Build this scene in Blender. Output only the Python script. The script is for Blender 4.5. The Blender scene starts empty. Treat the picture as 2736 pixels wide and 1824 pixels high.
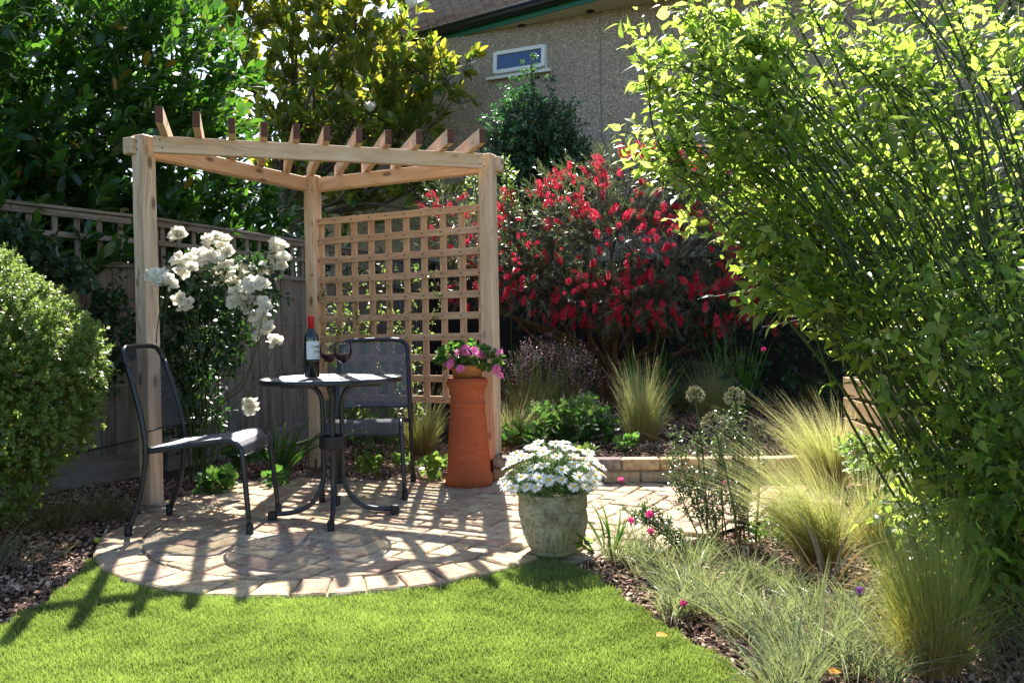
import bpy, math, random
import numpy as np
from mathutils import Matrix, Vector
RS = np.random.RandomState(11); random.seed(5)
sc = bpy.context.scene; COL = sc.collection
# ------------------------------------------------------------------ camera
FS, PITCH, ROLL, CH = 2255.74, -0.0154, -0.0179, 0.9331
fw = np.array([0, math.cos(PITCH), math.sin(PITCH)]); rt0 = np.array([1, 0, 0.]); up0 = np.cross(rt0, fw)
rt = math.cos(ROLL)*rt0+math.sin(ROLL)*up0; up = -math.sin(ROLL)*rt0+math.cos(ROLL)*up0
cam = bpy.data.cameras.new('camera'); co = bpy.data.objects.new('camera', cam); COL.objects.link(co)
cam.sensor_width = 36; cam.lens = 36*FS/2736; cam.clip_start = .05; cam.clip_end = 500
co.matrix_world = Matrix(((rt[0], up[0], -fw[0], 0), (rt[1], up[1], -fw[1], 0), (rt[2], up[2], -fw[2], CH), (0, 0, 0, 1)))
sc.camera = co
# ------------------------------------------------------------------ light
EL, AZ = math.radians(47.6), math.radians(-2.2)      # the sun stands behind the garden, a touch left of straight ahead
w = bpy.data.worlds.new('World'); sc.world = w; w.use_nodes = True
nt = w.node_tree; sky = nt.nodes.new('ShaderNodeTexSky'); sky.sky_type = 'NISHITA'; sky.sun_disc = False
sky.sun_elevation = EL; sky.sun_rotation = AZ; sky.air_density = 1.0; sky.dust_density = 1.2; sky.ozone_density = 1.0
bg = nt.nodes['Background']; bg.inputs[1].default_value = 0.085; nt.links.new(sky.outputs[0], bg.inputs[0])
sd = Vector((math.sin(AZ)*math.cos(EL), math.cos(AZ)*math.cos(EL), math.sin(EL)))
sl = bpy.data.lights.new('sun', 'SUN'); sl.energy = 5.0; sl.angle = math.radians(.5); sl.color = (1, .95, .86)
so = bpy.data.objects.new('sun', sl); COL.objects.link(so); so.rotation_euler = sd.to_track_quat('Z', 'Y').to_euler(); so.location = (0, 8, 12)
vs = sc.view_settings; vs.view_transform = 'Standard'; vs.look = 'None'; vs.gamma = 1; vs.use_curve_mapping = False; vs.exposure = 1.78
cy = sc.cycles; cy.use_denoising = True; cy.max_bounces = 8; cy.diffuse_bounces = 4; cy.glossy_bounces = 3; cy.transmission_bounces = 7; cy.transparent_max_bounces = 8
cy.sample_clamp_indirect = 6; cy.caustics_reflective = False; cy.caustics_refractive = False

# ------------------------------------------------------------------ helpers
def nrm(a): a = np.asarray(a, float); return a/np.maximum(np.linalg.norm(a, axis=-1, keepdims=True), 1e-9)
def ray(u, v):                                        # u, v: pixels of the 2352-wide view of the photo
    u, v = u*2736/2352, v*2736/2352
    return (u-1368)/FS*rt-(v-912)/FS*up+fw
def at(u, v, Y): d = ray(u, v); return np.array([0, 0, CH])+d*Y/d[1]
def gz(u, v, z=0.): d = ray(u, v); return np.array([0, 0, CH])+d*(z-CH)/d[2]
def rnd(n, a=0., b=1.): return RS.uniform(a, b, n)
def rdir(n): return nrm(RS.normal(size=(n, 3)))

class MB:
    def __init__(s): s.V = []; s.F = []; s.A = []; s.L = []; s.M = []; s.n = 0
    def add(s, v, f, rv=None, lc=None, m=0):          # f: list of index tuples or (F,k) array
        v = np.asarray(v, float).reshape(-1, 3); k = len(v)
        s.V.append(v)
        s.A.append(np.zeros((k, 3)) if rv is None else np.broadcast_to(np.asarray(rv, float), (k, 3)))
        s.L.append(v.copy() if lc is None else np.asarray(lc, float))
        if isinstance(f, np.ndarray): s.F.append((f+s.n, m))
        else:
            for q in sorted(set(len(t) for t in f)): s.F.append((np.array([t for t in f if len(t) == q])+s.n, m))
        s.n += k
        return s
    def build(s, name, mats, parent=None, smooth=False):
        me = bpy.data.meshes.new(name)
        if s.n:
            V = np.concatenate(s.V); me.vertices.add(len(V)); me.vertices.foreach_set('co', V.ravel())
            tot = np.concatenate([np.full(len(f), f.shape[1]) for f, m in s.F]); idx = np.concatenate([f.ravel() for f, m in s.F])
            me.loops.add(len(idx)); me.loops.foreach_set('vertex_index', idx.astype(np.int32))
            me.polygons.add(len(tot)); st = np.concatenate([[0], np.cumsum(tot)[:-1]])
            me.polygons.foreach_set('loop_start', st.astype(np.int32)); me.polygons.foreach_set('loop_total', tot.astype(np.int32))
            me.polygons.foreach_set('material_index', np.concatenate([np.full(len(f), m) for f, m in s.F]).astype(np.int32))
            me.polygons.foreach_set('use_smooth', np.full(len(tot), smooth))
            for nm, src in (('rv', s.A), ('lc', s.L)):
                a = me.attributes.new(nm, 'FLOAT_VECTOR', 'POINT'); a.data.foreach_set('vector', np.concatenate(src).astype(np.float32).ravel())
            me.update(); me.validate()
        for m in (mats if isinstance(mats, (list, tuple)) else [mats]): me.materials.append(m)
        o = bpy.data.objects.new(name, me); COL.objects.link(o)
        if parent is not None: o.parent = parent
        return o
def tag(o, label=None, cat=None, group=None, kind=None):
    if label: o['label'] = label
    if cat: o['category'] = cat
    if group: o['group'] = group
    if kind: o['kind'] = kind
    return o
def empty(name, label, cat, group=None, loc=(0, 0, 0), rz=0):
    o = bpy.data.objects.new(name, None); COL.objects.link(o); o.location = loc; o.rotation_euler = (0, 0, rz); o.empty_display_size = .1
    return tag(o, label, cat, group)

def inst(mb, tv, tf, P, X, Y, Z, S, R=None, T=None, m=0):
    """many copies of a small template; S (N,) or (N,3); R per-copy random (N,); T per-template-vertex t"""
    P = np.asarray(P, float); N = len(P); tv = np.asarray(tv, float); k = len(tv)
    if N == 0: return
    S = np.asarray(S, float); S = np.broadcast_to(S[:, None] if S.ndim == 1 else S, (N, 3))
    v = P[:, None]+(tv[None, :, 0:1]*S[:, None, 0:1])*X[:, None]+(tv[None, :, 1:2]*S[:, None, 1:2])*Y[:, None]+(tv[None, :, 2:3]*S[:, None, 2:3])*Z[:, None]
    R = rnd(N) if R is None else R; T = tv[:, 1] if T is None else np.asarray(T)
    rv = np.stack([np.broadcast_to(R[:, None], (N, k)), np.broadcast_to(T[None], (N, k)), np.broadcast_to(rnd(N)[:, None], (N, k))], -1).reshape(-1, 3)
    base = (np.arange(N)*k)[:, None, None]
    lc = np.broadcast_to(tv[None], (N, k, 3)).reshape(-1, 3)
    n0 = mb.n; mb.V.append(v.reshape(-1, 3)); mb.A.append(rv); mb.L.append(lc)
    for q in sorted(set(len(t) for t in tf)):
        f = np.array([t for t in tf if len(t) == q]); mb.F.append(((f[None]+base).reshape(-1, q)+n0, m))
    mb.n += N*k
def frame(Y, hint):
    Y = nrm(Y); Z = nrm(hint-(hint*Y).sum(-1, keepdims=True)*Y+1e-6); return np.cross(Y, Z), Y, Z
def leaf_tpl(n=4, wmax=.4, pos=.4, tip=1.0, fold=.25, curl=.25, serr=0):
    v = []; f = []
    for i in range(n+1):
        s = i/n
        wd = wmax/2*(math.sin(math.pi*s**(math.log(.5)/math.log(pos))) if 0 < s < 1 else 0)
        wd = max(wd, 0)**tip*(wmax/2)**(1-tip) if wd > 0 else 0
        if serr and 0 < s < 1: wd *= 1+serr*(-1)**i
        z = -curl*s*s
        v += [(-wd, s, z+fold*wd), (0, s, z), (wd, s, z+fold*wd)]
    for i in range(n):
        a = 3*i
        if i == 0: f += [(a+1, a+4, a+3), (a+1, a+5, a+4)]
        elif i == n-1: f += [(a, a+1, a+4), (a+1, a+2, a+4)]
        else: f += [(a, a+1, a+4, a+3), (a+1, a+2, a+5, a+4)]
    return np.array(v), f
def lobed_tpl(n=15, lobes=5, d=.22, cup=.15):
    v = [(0, .1, 0)]
    for i in range(n):
        a = -math.pi*.92+2*math.pi*.92*i/(n-1)
        r = .5*(1-d*abs(math.sin(lobes*a/2)))
        v.append((r*math.sin(a), .42+r*math.cos(a), cup*r*r*4+.03*math.sin(lobes*a)))
    return np.array(v), [(0, i+1, i) for i in range(1, n)]
def sticks(mb, A, B, ra, rb, sides=4, m=0, R=None):
    A = np.asarray(A, float); B = np.asarray(B, float); N = len(A)
    if N == 0: return
    Y = B-A; Ln = np.linalg.norm(Y, axis=1); X, Yn, Z = frame(Y, rdir(N))
    ra = np.broadcast_to(ra, (N,)); rb = np.broadcast_to(rb, (N,)); R = rnd(N) if R is None else R
    vs_ = []; rv = []
    for k in range(2):
        c = A if k == 0 else B; r = ra if k == 0 else rb
        for j in range(sides):
            a = 2*math.pi*j/sides; vs_.append(c+X*(r*math.cos(a))[:, None]+Z*(r*math.sin(a))[:, None]); rv.append(np.stack([R, np.full(N, k*1.), R], -1))
    V = np.stack(vs_, 1).reshape(-1, 3); RV = np.stack(rv, 1).reshape(-1, 3)
    f = np.array([(j, (j+1) % sides, sides+(j+1) % sides, sides+j) for j in range(sides)])
    F = (f[None]+(np.arange(N)*2*sides)[:, None, None]).reshape(-1, 4)
    mb.add(V, F, rv=RV, m=m)
def tube(mb, pts, rad, sides=8, m=0, cap=True, R=.5):
    pts = np.asarray(pts, float); n = len(pts); rad = np.broadcast_to(rad, (n,))
    tg = nrm(np.gradient(pts, axis=0)); h = np.array([0, 0, 1.]) if abs(tg[0, 2]) < .8 else np.array([1., 0, 0])
    x = nrm(np.cross(tg[0], h)); V = []; lc = []; d = 0
    for i in range(n):
        x = nrm(x-(x@tg[i])*tg[i]); y = np.cross(tg[i], x)
        if i: d += np.linalg.norm(pts[i]-pts[i-1])
        for j in range(sides):
            a = 2*math.pi*j/sides; V.append(pts[i]+rad[i]*(x*math.cos(a)+y*math.sin(a))); lc.append((rad[i]*math.cos(a), rad[i]*math.sin(a), d))
    F = [(i*sides+j, i*sides+(j+1) % sides, (i+1)*sides+(j+1) % sides, (i+1)*sides+j) for i in range(n-1) for j in range(sides)]
    if cap: F += [tuple(range(sides))[::-1], tuple((n-1)*sides+j for j in range(sides))]
    mb.add(V, F, rv=(R, 0, R), lc=lc, m=m)
def smooth_path(P, n=24):
    P = np.asarray(P, float); out = []; Q = np.vstack([2*P[0]-P[1], P, 2*P[-1]-P[-2]]); k = len(P)-1; per = max(2, n//k)
    for i in range(k):
        a, b, c, d = Q[i:i+4]
        for s in np.linspace(0, 1, per, endpoint=False):
            out.append(.5*((2*b)+(-a+c)*s+(2*a-5*b+4*c-d)*s*s+(-a+3*b-3*c+d)*s**3))
    out.append(P[-1]); return np.array(out)
def cbox(mb, c, ax, ay, az, size, ch=.002, m=0, R=None, off=None):
    """chamfered box; size along ax, ay, az; local coords: z runs along the box"""
    c, ax, ay, az = (np.asarray(t, float) for t in (c, ax, ay, az)); h = np.array(size)/2; V = []; LC = []
    off = RS.uniform(-5, 5, 3) if off is None else off
    ids = {}
    for sx in (-1, 1):
        for sy in (-1, 1):
            for sz in (-1, 1):
                for k in range(3):
                    p = np.array([sx*h[0], sy*h[1], sz*h[2]]); q = np.array([sx, sy, sz])*ch; q[k] = 0; p = p-q
                    ids[(sx, sy, sz, k)] = len(V); V.append(c+ax*p[0]+ay*p[1]+az*p[2]); LC.append(p+off)
    F = []
    def quad(a, b, c_, d): F.append((a, b, c_, d))
    for k in range(3):
        i, j = [(1, 2), (0, 2), (0, 1)][k]
        for s in (-1, 1):
            def g(a, b):
                t = [0, 0, 0]; t[k] = s; t[i] = a; t[j] = b; return ids[(*t, k)]
            q = (g(-1, -1), g(1, -1), g(1, 1), g(-1, 1)); F.append(q if s*(1 if k != 1 else -1) > 0 else q[::-1])
    for e in range(3):                                 # edges parallel to e
        i, j = [(1, 2), (0, 2), (0, 1)][e]
        for a in (-1, 1):
            for b in (-1, 1):
                def g(s, k):
                    t = [0, 0, 0]; t[e] = s; t[i] = a; t[j] = b; return ids[(*t, k)]
                q = (g(-1, i), g(1, i), g(1, j), g(-1, j)); F.append(q if a*b*(1 if e != 1 else -1) < 0 else q[::-1])
    for sx in (-1, 1):
        for sy in (-1, 1):
            for sz in (-1, 1):
                q = tuple(ids[(sx, sy, sz, k)] for k in range(3)); F.append(q if sx*sy*sz > 0 else q[::-1])
    R = random.random() if R is None else R
    mb.add(V, F, rv=(R, 0, random.random()), lc=LC, m=m)
def bar(mb, A, B, wd, ht, upv=(0, 0, 1), ch=.002, **k):
    A = np.asarray(A, float); B = np.asarray(B, float); z = nrm(B-A); y = nrm(np.asarray(upv, float)-(np.asarray(upv, float)@z)*z); x = np.cross(y, z)
    cbox(mb, (A+B)/2, x, y, z, (wd, ht, np.linalg.norm(B-A)), ch, **k)
def lathe(mb, prof, c=(0, 0, 0), n=32, m=0, fn=None, closed=False, R=.5):
    V = []; F = []; k = len(prof)
    for i, (r, z) in enumerate(prof):
        for j in range(n):
            a = 2*math.pi*j/n; rr, zz = (r, z) if fn is None else fn(r, z, a)
            V.append((c[0]+rr*math.cos(a), c[1]+rr*math.sin(a), c[2]+zz))
    F = [(i*n+j, i*n+(j+1) % n, (i+1)*n+(j+1) % n, (i+1)*n+j) for i in range(k-1) for j in range(n)]
    if closed: F += [tuple(range(n))[::-1], tuple((k-1)*n+j for j in range(n))]
    mb.add(V, F, rv=(R, 0, R), m=m)
def blades(mb, c, n, r0, L, spread, droop, wd, lean=(0, 0, 0), seg=6, m=0, Lvar=.3, R=None, up_bias=1., tipw=0., lanes=1):
    """n grass blades as tapering ribbons from a disc of radius r0 round c"""
    a = rnd(n, 0, 2*math.pi); r = np.sqrt(rnd(n)); P = np.array(c)+np.stack([r0*r*np.cos(a), r0*r*np.sin(a), 0*r], -1)
    a2 = a+RS.normal(0, .5, n); sp = spread*(.15+.85*r)*rnd(n, .4, 1.2)
    D = nrm(np.stack([np.cos(a2)*sp, np.sin(a2)*sp, np.full(n, up_bias)], -1)); Ln = L*(1-Lvar*rnd(n))
    out = np.stack([np.cos(a2), np.sin(a2), 0*a2], -1); side = nrm(np.cross(D, rdir(n)*.6+np.array([0, -1, 0.3])))
    dr = droop*rnd(n, .3, 1.6); ln = np.array(lean)[None]*rnd(n, .5, 1.4)[:, None]; wob = RS.normal(0, .05, (n, 3))
    R = rnd(n) if R is None else R; R2 = rnd(n); V = []; RV = []
    for i in range(seg+1):
        s = i/seg
        p = P+D*(Ln*s)[:, None]+(out*(dr*.55)[:, None]+np.array([0, 0, -1])*dr[:, None])*(Ln*s**2.2*.5)[:, None]+(ln+wob)*(Ln*s*s)[:, None]
        hw = wd*.5*(1-s**1.6*(1-tipw))*(.6+.4*min(1, s*4))
        for q in ([-1, 1] if lanes == 1 else [-1, 0, 1]):
            V.append(p+side*q*hw); RV.append(np.stack([R, np.full(n, s), np.full(n, .5+.5*q) if lanes == 2 else R2], -1))
    k = len(V); per = lanes+1
    V = np.stack(V, 1).reshape(-1, 3); RV = np.stack(RV, 1).reshape(-1, 3)
    f = np.array([(i*per+j, i*per+j+1, (i+1)*per+j+1, (i+1)*per+j) for i in range(seg) for j in range(lanes)])
    mb.add(V, (f[None]+(np.arange(n)*k)[:, None, None]).reshape(-1, 4), rv=RV, m=m)
def blob_pts(blobs, n, shell=.6, jit=.06):
    """random points in a union of ellipsoids, with outward directions"""
    B = np.array(blobs, float); wt = (B[:, 3]*B[:, 4]*B[:, 5])**.67; idx = RS.choice(len(B), n, p=wt/wt.sum()); b = B[idx]
    d = rdir(n); r = 1-shell*rnd(n)**1.5; P = b[:, :3]+d*b[:, 3:6]*r[:, None]*(1+RS.normal(0, jit, (n, 1)))
    return P, nrm(d/b[:, 3:6]), r
def foliage(mb, P, D, L, k, tpl, size, flare=.9, m=0, ms=None, twr=.003, droop=.0, svar=.35, upn=.5, t0=.15, R=None, wscale=1.):
    """twigs starting at P along D (length L), each with k leaves spiralling round it"""
    N = len(P); L = np.broadcast_to(L, (N,)); D = nrm(D); X, Y, Z = frame(D, rdir(N)); ph = rnd(N, 0, 6.28)
    if ms is not None: sticks(mb, P, P+D*L[:, None], twr, twr*.5, 3, m=ms)
    for j in range(k):
        t = t0+(1-t0)*(j+.5*rnd(N))/k; a = ph+j*2.4; rad = X*np.cos(a)[:, None]+Z*np.sin(a)[:, None]
        fl = flare*(1.15-.6*t)*rnd(N, .7, 1.3)
        ld = nrm(D+rad*fl[:, None]+np.array([0, 0, -1.])*droop*rnd(N, .3, 1.2)[:, None])
        nh = nrm(D*.8-rad*.3+np.array([0, 0, 1.])*upn+RS.normal(0, .35, (N, 3)))
        x, y, z = frame(ld, nh); s = size*(1-svar*rnd(N)); S = np.stack([s*wscale*rnd(N, .85, 1.15), s, s*rnd(N, .3, 1.5)], -1)
        inst(mb, tpl[0], tpl[1], P+D*(L*t)[:, None], x, y, z, S, m=m, R=None if R is None else np.clip(R+RS.normal(0, .12, N), 0, 1))
def inpoly(x, y, poly):
    p = np.array(poly); q = np.roll(p, -1, 0); c = np.zeros(len(x), bool)
    for (x1, y1), (x2, y2) in zip(p, q):
        if y1 == y2: continue
        c ^= ((y1 > y) != (y2 > y)) & (x < (x2-x1)*(y-y1)/(y2-y1)+x1)
    return c

# ------------------------------------------------------------------ materials
class NT:
    def __init__(s, name):
        s.m = bpy.data.materials.new(name); s.m.use_nodes = True; s.t = s.m.node_tree; s.p = s.t.nodes['Principled BSDF']; s.out = s.t.nodes['Material Output']
    def n(s, ty, **k):
        nd = s.t.nodes.new('ShaderNode'+ty)
        for a, b in k.items():
            if a.startswith('i_'):
                key = a[2:]; key = int(key) if key.isdigit() else key.replace('_', ' '); nd.inputs[key].default_value = b
            else: setattr(nd, a, b)
        return nd
    def l(s, a, b): s.t.links.new(a, b)
    def attr(s, name, comp=None):
        a = s.n('Attribute', attribute_name=name)
        if comp is None: return a.outputs['Vector']
        x = s.n('SeparateXYZ'); s.l(a.outputs['Vector'], x.inputs[0]); return x.outputs[comp]
    def noise(s, vec, scale, detail=3, rough=.5): 
        n = s.n('TexNoise', i_Scale=scale, i_Detail=detail, i_Roughness=rough)
        if vec is not None: s.l(vec, n.inputs['Vector'])
        return n.outputs['Fac']
    def ramp(s, fac, stops):
        r = s.n('ValToRGB'); e = r.color_ramp.elements
        while len(e) > 1: e.remove(e[-1])
        for i, (p, c) in enumerate(stops):
            q = e[0] if i == 0 else e.new(p); q.position = p; q.color = (*c, 1)
        s.l(fac, r.inputs[0]); return r.outputs[0]
    def mix(s, fac, a, b, mode='MIX'):
        m = s.n('Mix', data_type='RGBA', blend_type=mode)
        for sock, v in ((m.inputs[0], fac), (m.inputs[6], a), (m.inputs[7], b)):
            if isinstance(v, bpy.types.NodeSocket): s.l(v, sock)
            else: sock.default_value = v if isinstance(v, (int, float)) else (*v, 1)
        return m.outputs[2]
    def math(s, op, a, b=0.):
        m = s.n('Math', operation=op)
        for i, v in enumerate((a, b)):
            if isinstance(v, bpy.types.NodeSocket): s.l(v, m.inputs[i])
            else: m.inputs[i].default_value = v
        return m.outputs[0]
    def scale(s, vec, xyz):
        m = s.n('Mapping'); m.inputs['Scale'].default_value = xyz; s.l(vec, m.inputs[0]); return m.outputs[0]
    def bump(s, h, st=.3, d=.005):
        b = s.n('Bump', i_Strength=st, i_Distance=d); s.l(h, b.inputs['Height']); s.l(b.outputs[0], s.p.inputs['Normal']); return b
    def pos(s): return s.n('NewGeometry').outputs['Position']
    def obj(s): return s.n('TexCoord').outputs['Object']
    def base(s, c, rough=.7, spec=.3, metal=0):
        if isinstance(c, bpy.types.NodeSocket): s.l(c, s.p.inputs['Base Color'])
        else: s.p.inputs['Base Color'].default_value = (*c, 1)
        s.p.inputs['Roughness'].default_value = rough; s.p.inputs['Specular IOR Level'].default_value = spec; s.p.inputs['Metallic'].default_value = metal
        return s.m
def leaf_mat(name, stops, trans, tw=.4, rough=.4, spec=.5, back=None, tip=None):
    """leaf: glossy reflection plus light passing through the blade"""
    t = NT(name); r = t.attr('rv', 0); c = t.ramp(r, stops)
    if tip is not None: c = t.mix(t.ramp(t.attr('rv', 1), [(tip[0], (0, 0, 0)), (tip[1], (1, 1, 1))]), c, tip[2])
    if back is not None: c = t.mix(t.n('NewGeometry').outputs['Backfacing'], c, back)
    t.base(c, rough, spec)
    tr = t.n('BsdfTranslucent'); t.l(t.mix(t.attr('rv', 2), trans[0], trans[1]), tr.inputs[0])
    mx = t.n('MixShader', i_0=tw); t.l(t.p.outputs[0], mx.inputs[1]); t.l(tr.outputs[0], mx.inputs[2]); t.l(mx.outputs[0], t.out.inputs[0])
    return t.m
def blade_mat(name, stops, trans, tw=.4, rough=.5, spec=.4, var=.5):
    """grass: colour along the blade, lighter or darker from blade to blade"""
    t = NT(name); c = t.ramp(t.attr('rv', 1), stops); k = t.math('MULTIPLY_ADD', t.attr('rv', 0), var)
    k.node.inputs[2].default_value = 1-var/2; v = t.n('CombineColor'); [t.l(k, v.inputs[i]) for i in range(3)]
    c = t.mix(1., c, v.outputs[0], 'MULTIPLY'); t.base(c, rough, spec)
    tr = t.n('BsdfTranslucent'); t.l(t.mix(1., c, trans, 'MULTIPLY'), tr.inputs[0])
    mx = t.n('MixShader', i_0=tw); t.l(t.p.outputs[0], mx.inputs[1]); t.l(tr.outputs[0], mx.inputs[2]); t.l(mx.outputs[0], t.out.inputs[0])
    return t.m
def plain(name, c, rough=.6, spec=.3, metal=0, nz=0, ns=40): 
    t = NT(name)
    if nz: c = t.mix(t.noise(t.obj(), ns, 4), tuple(x*(1-nz) for x in c), tuple(min(1, x*(1+nz)) for x in c))
    return t.base(c, rough, spec, metal)
def wood(name, light, mid, dark, knots=True, rough=.6, grey=None, sc_=1.):
    t = NT(name); lc = t.attr('lc'); st = t.scale(lc, (38*sc_, 38*sc_, 1.6*sc_))
    d = t.noise(t.scale(lc, (6, 6, 1.3)), 1.2, 2); off = t.n('VectorMath', operation='MULTIPLY_ADD'); t.l(st, off.inputs[0]); off.inputs[1].default_value = (1, 1, 1)
    cx = t.n('CombineXYZ'); t.l(t.math('MULTIPLY', d, 9), cx.inputs[0]); t.l(t.math('MULTIPLY', d, 7), cx.inputs[1]); t.l(cx.outputs[0], off.inputs[2])
    g = t.noise(off.outputs[0], 1, 3, .6); c = t.ramp(g, [(.3, light), (.5, mid), (.68, dark)])
    big = t.noise(t.scale(lc, (9, 9, 2.2)), 1, 2); c = t.mix(t.ramp(big, [(.4, (0, 0, 0)), (.7, (.55, .55, .55))]), c, dark)
    c = t.mix(t.ramp(t.attr('rv', 0), [(0, (0, 0, 0)), (1, (.45, .45, .45))]), c, mid)
    if knots:
        v = t.n('TexVoronoi', i_Scale=1.); t.l(t.scale(lc, (10, 10, 4.2)), v.inputs['Vector'])
        c = t.mix(t.ramp(v.outputs['Distance'], [(.10, (.9, .9, .9)), (.20, (0, 0, 0))]), c, tuple(x*.35 for x in dark))
    if grey: c = t.mix(t.ramp(t.noise(t.scale(lc, (20, 20, 3)), 1, 3), [(.4, (0, 0, 0)), (.6, (.8, .8, .8))]), c, grey)
    t.base(c, rough, .25); t.bump(g, .35, .002); return t.m

M = {}
M['cedar'] = wood('new_softwood', (.80, .63, .48), (.70, .51, .35), (.48, .30, .18))
M['endgrain'] = wood('stained_end_grain', (.20, .07, .035), (.14, .05, .03), (.06, .025, .02), knots=False)
M['lath'] = wood('trellis_lath', (.68, .47, .31), (.56, .36, .22), (.38, .22, .13), knots=False)
M['oldwood'] = wood('weathered_fence_wood', (.27, .235, .19), (.20, .17, .135), (.10, .082, .065), grey=(.26, .24, .21), rough=.85)
M['darkwood'] = wood('dark_stained_boards', (.035, .032, .03), (.028, .024, .022), (.015, .014, .013), knots=False, rough=.8)
M['crate'] = wood('orange_larch_slat', (.58, .42, .27), (.48, .33, .19), (.36, .22, .12))
M['bark'] = plain('grey_bark', (.12, .095, .07), .9, .1, nz=.4, ns=60)
M['redbark'] = plain('brown_bark', (.13, .075, .045), .9, .1, nz=.4, ns=50)
M['greenstem'] = plain('green_stem', (.055, .08, .025), .55, .3, nz=.45, ns=12)
M['brownstem'] = plain('brown_stem', (.10, .06, .03), .7, .2)
M['metal'] = plain('graphite_painted_steel', (.035, .038, .05), .32, .6, .55)
M['mesh'] = plain('graphite_coated_mesh', (.12, .12, .145), .48, .6, .4)
M['rubber'] = plain('black_plastic_foot', (.012, .012, .014), .5, .4)
M['black'] = plain('black_gutter', (.012, .012, .014), .35, .5)
M['wire'] = plain('galvanised_wire', (.35, .35, .36), .4, .5, .8)
def terracotta(name, a, b):
    t = NT(name); p = t.obj(); c = t.mix(t.noise(p, 7, 5, .6), a, b)
    c = t.mix(t.ramp(t.noise(p, 60, 4), [(.60, (0, 0, 0)), (.72, (.6, .6, .6))]), c, tuple(x*.4 for x in a))
    c = t.mix(t.ramp(t.noise(t.scale(p, (3, 3, 14)), 2, 3), [(.5, (0, 0, 0)), (.8, (.5, .5, .5))]), c, tuple(min(1, x*1.25) for x in b))
    c = t.mix(t.ramp(t.noise(p, 3.2, 6, .7), [(.48, (0, 0, 0)), (.66, (.55, .55, .55))]), c, tuple(x*.55 for x in b)); c = t.mix(t.ramp(t.noise(p, 11, 6, .7), [(.60, (0, 0, 0)), (.75, (.35, .35, .35))]), c, (.55, .42, .34))
    t.base(c, .85, .2); t.bump(t.noise(p, 70, 5, .6), .5, .004); return t.m
M['terra'] = terracotta('terracotta', (.34, .075, .028), (.46, .12, .05))
M['terra2'] = terracotta('lime_stained_terracotta', (.40, .13, .04), (.56, .26, .11))
def stone():
    t = NT('lichened_cast_stone'); p = t.obj(); n = t.noise(p, 14, 6, .65)
    c = t.ramp(n, [(.3, (.14, .125, .085)), (.5, (.31, .285, .20)), (.7, (.47, .44, .33))])
    c = t.mix(t.ramp(t.noise(p, 5, 3), [(.45, (0, 0, 0)), (.65, (.7, .7, .7))]), c, (.26, .255, .11))
    c = t.mix(t.ramp(t.noise(p, 70, 4), [(.58, (0, 0, 0)), (.66, (.7, .7, .7))]), c, (.07, .068, .05))
    t.base(c, .95, .1); t.bump(t.noise(p, 120, 5), .6, .004); return t.m
M['stone'] = stone()
def brickmat(name, stops, dk=.5):
    t = NT(name); p = t.pos(); c = t.ramp(t.attr('rv', 0), stops)
    c = t.mix(t.ramp(t.noise(p, 22, 5, .6), [(.42, (0, 0, 0)), (.68, (.65, .65, .65))]), c, (.20, .105, .075))
    c = t.mix(t.ramp(t.noise(p, 12, 4, .6), [(.5, (0, 0, 0)), (.72, (.75, .75, .75))]), c, (.52, .45, .32))
    c = t.mix(t.ramp(t.noise(p, 160, 4, .6), [(.55, (0, 0, 0)), (.7, (dk, dk, dk))]), c, (.07, .05, .045))
    t.base(c, .9, .15); h = t.math('ADD', t.noise(p, 60, 5, .65), t.math('MULTIPLY', t.noise(p, 240, 3), .4)); t.bump(h, .6, .005); return t.m
M['paver'] = brickmat('reclaimed_paving_brick', [(0, (.34, .22, .17)), (.2, (.47, .35, .22)), (.38, (.54, .43, .26)), (.55, (.38, .26, .19)), (.72, (.50, .43, .30)), (.85, (.27, .205, .18)), (1, (.56, .46, .28))])
M['brick'] = brickmat('yellow_stock_brick', [(0, (.48, .30, .15)), (.3, (.56, .40, .22)), (.5, (.34, .19, .12)), (.7, (.60, .45, .26)), (.82, (.16, .14, .15)), (1, (.46, .30, .17))], .4)
def noisy(name, stops, scale, rough=.95, bs=.6, bscale=None, bd=.01):
    t = NT(name); p = t.pos(); t.base(t.ramp(t.noise(p, scale, 5, .65), stops), rough, .1); t.bump(t.noise(p, bscale or scale*2, 4), bs, bd); return t.m
M['mortar'] = noisy('sandy_mortar', [(.3, (.24, .20, .14)), (.7, (.38, .33, .24))], 40)
M['soil'] = noisy('dark_soil', [(.3, (.02, .014, .009)), (.7, (.06, .042, .028))], 25, bs=1, bd=.02)
M['ground'] = noisy('rough_grass_ground', [(.3, (.04, .05, .018)), (.7, (.08, .09, .03))], 3)
M['turf'] = noisy('turf_soil', [(.3, (.06, .09, .02)), (.6, (.10, .15, .03)), (.8, (.14, .14, .05))], 30)
t = NT('bark_chip'); t.base(t.ramp(t.attr('rv', 0), [(0, (.06, .035, .022)), (.35, (.17, .095, .065)), (.65, (.33, .20, .14)), (.88, (.48, .34, .25)), (1, (.60, .50, .40))]), .85, .2); M['chip'] = t.m
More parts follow.
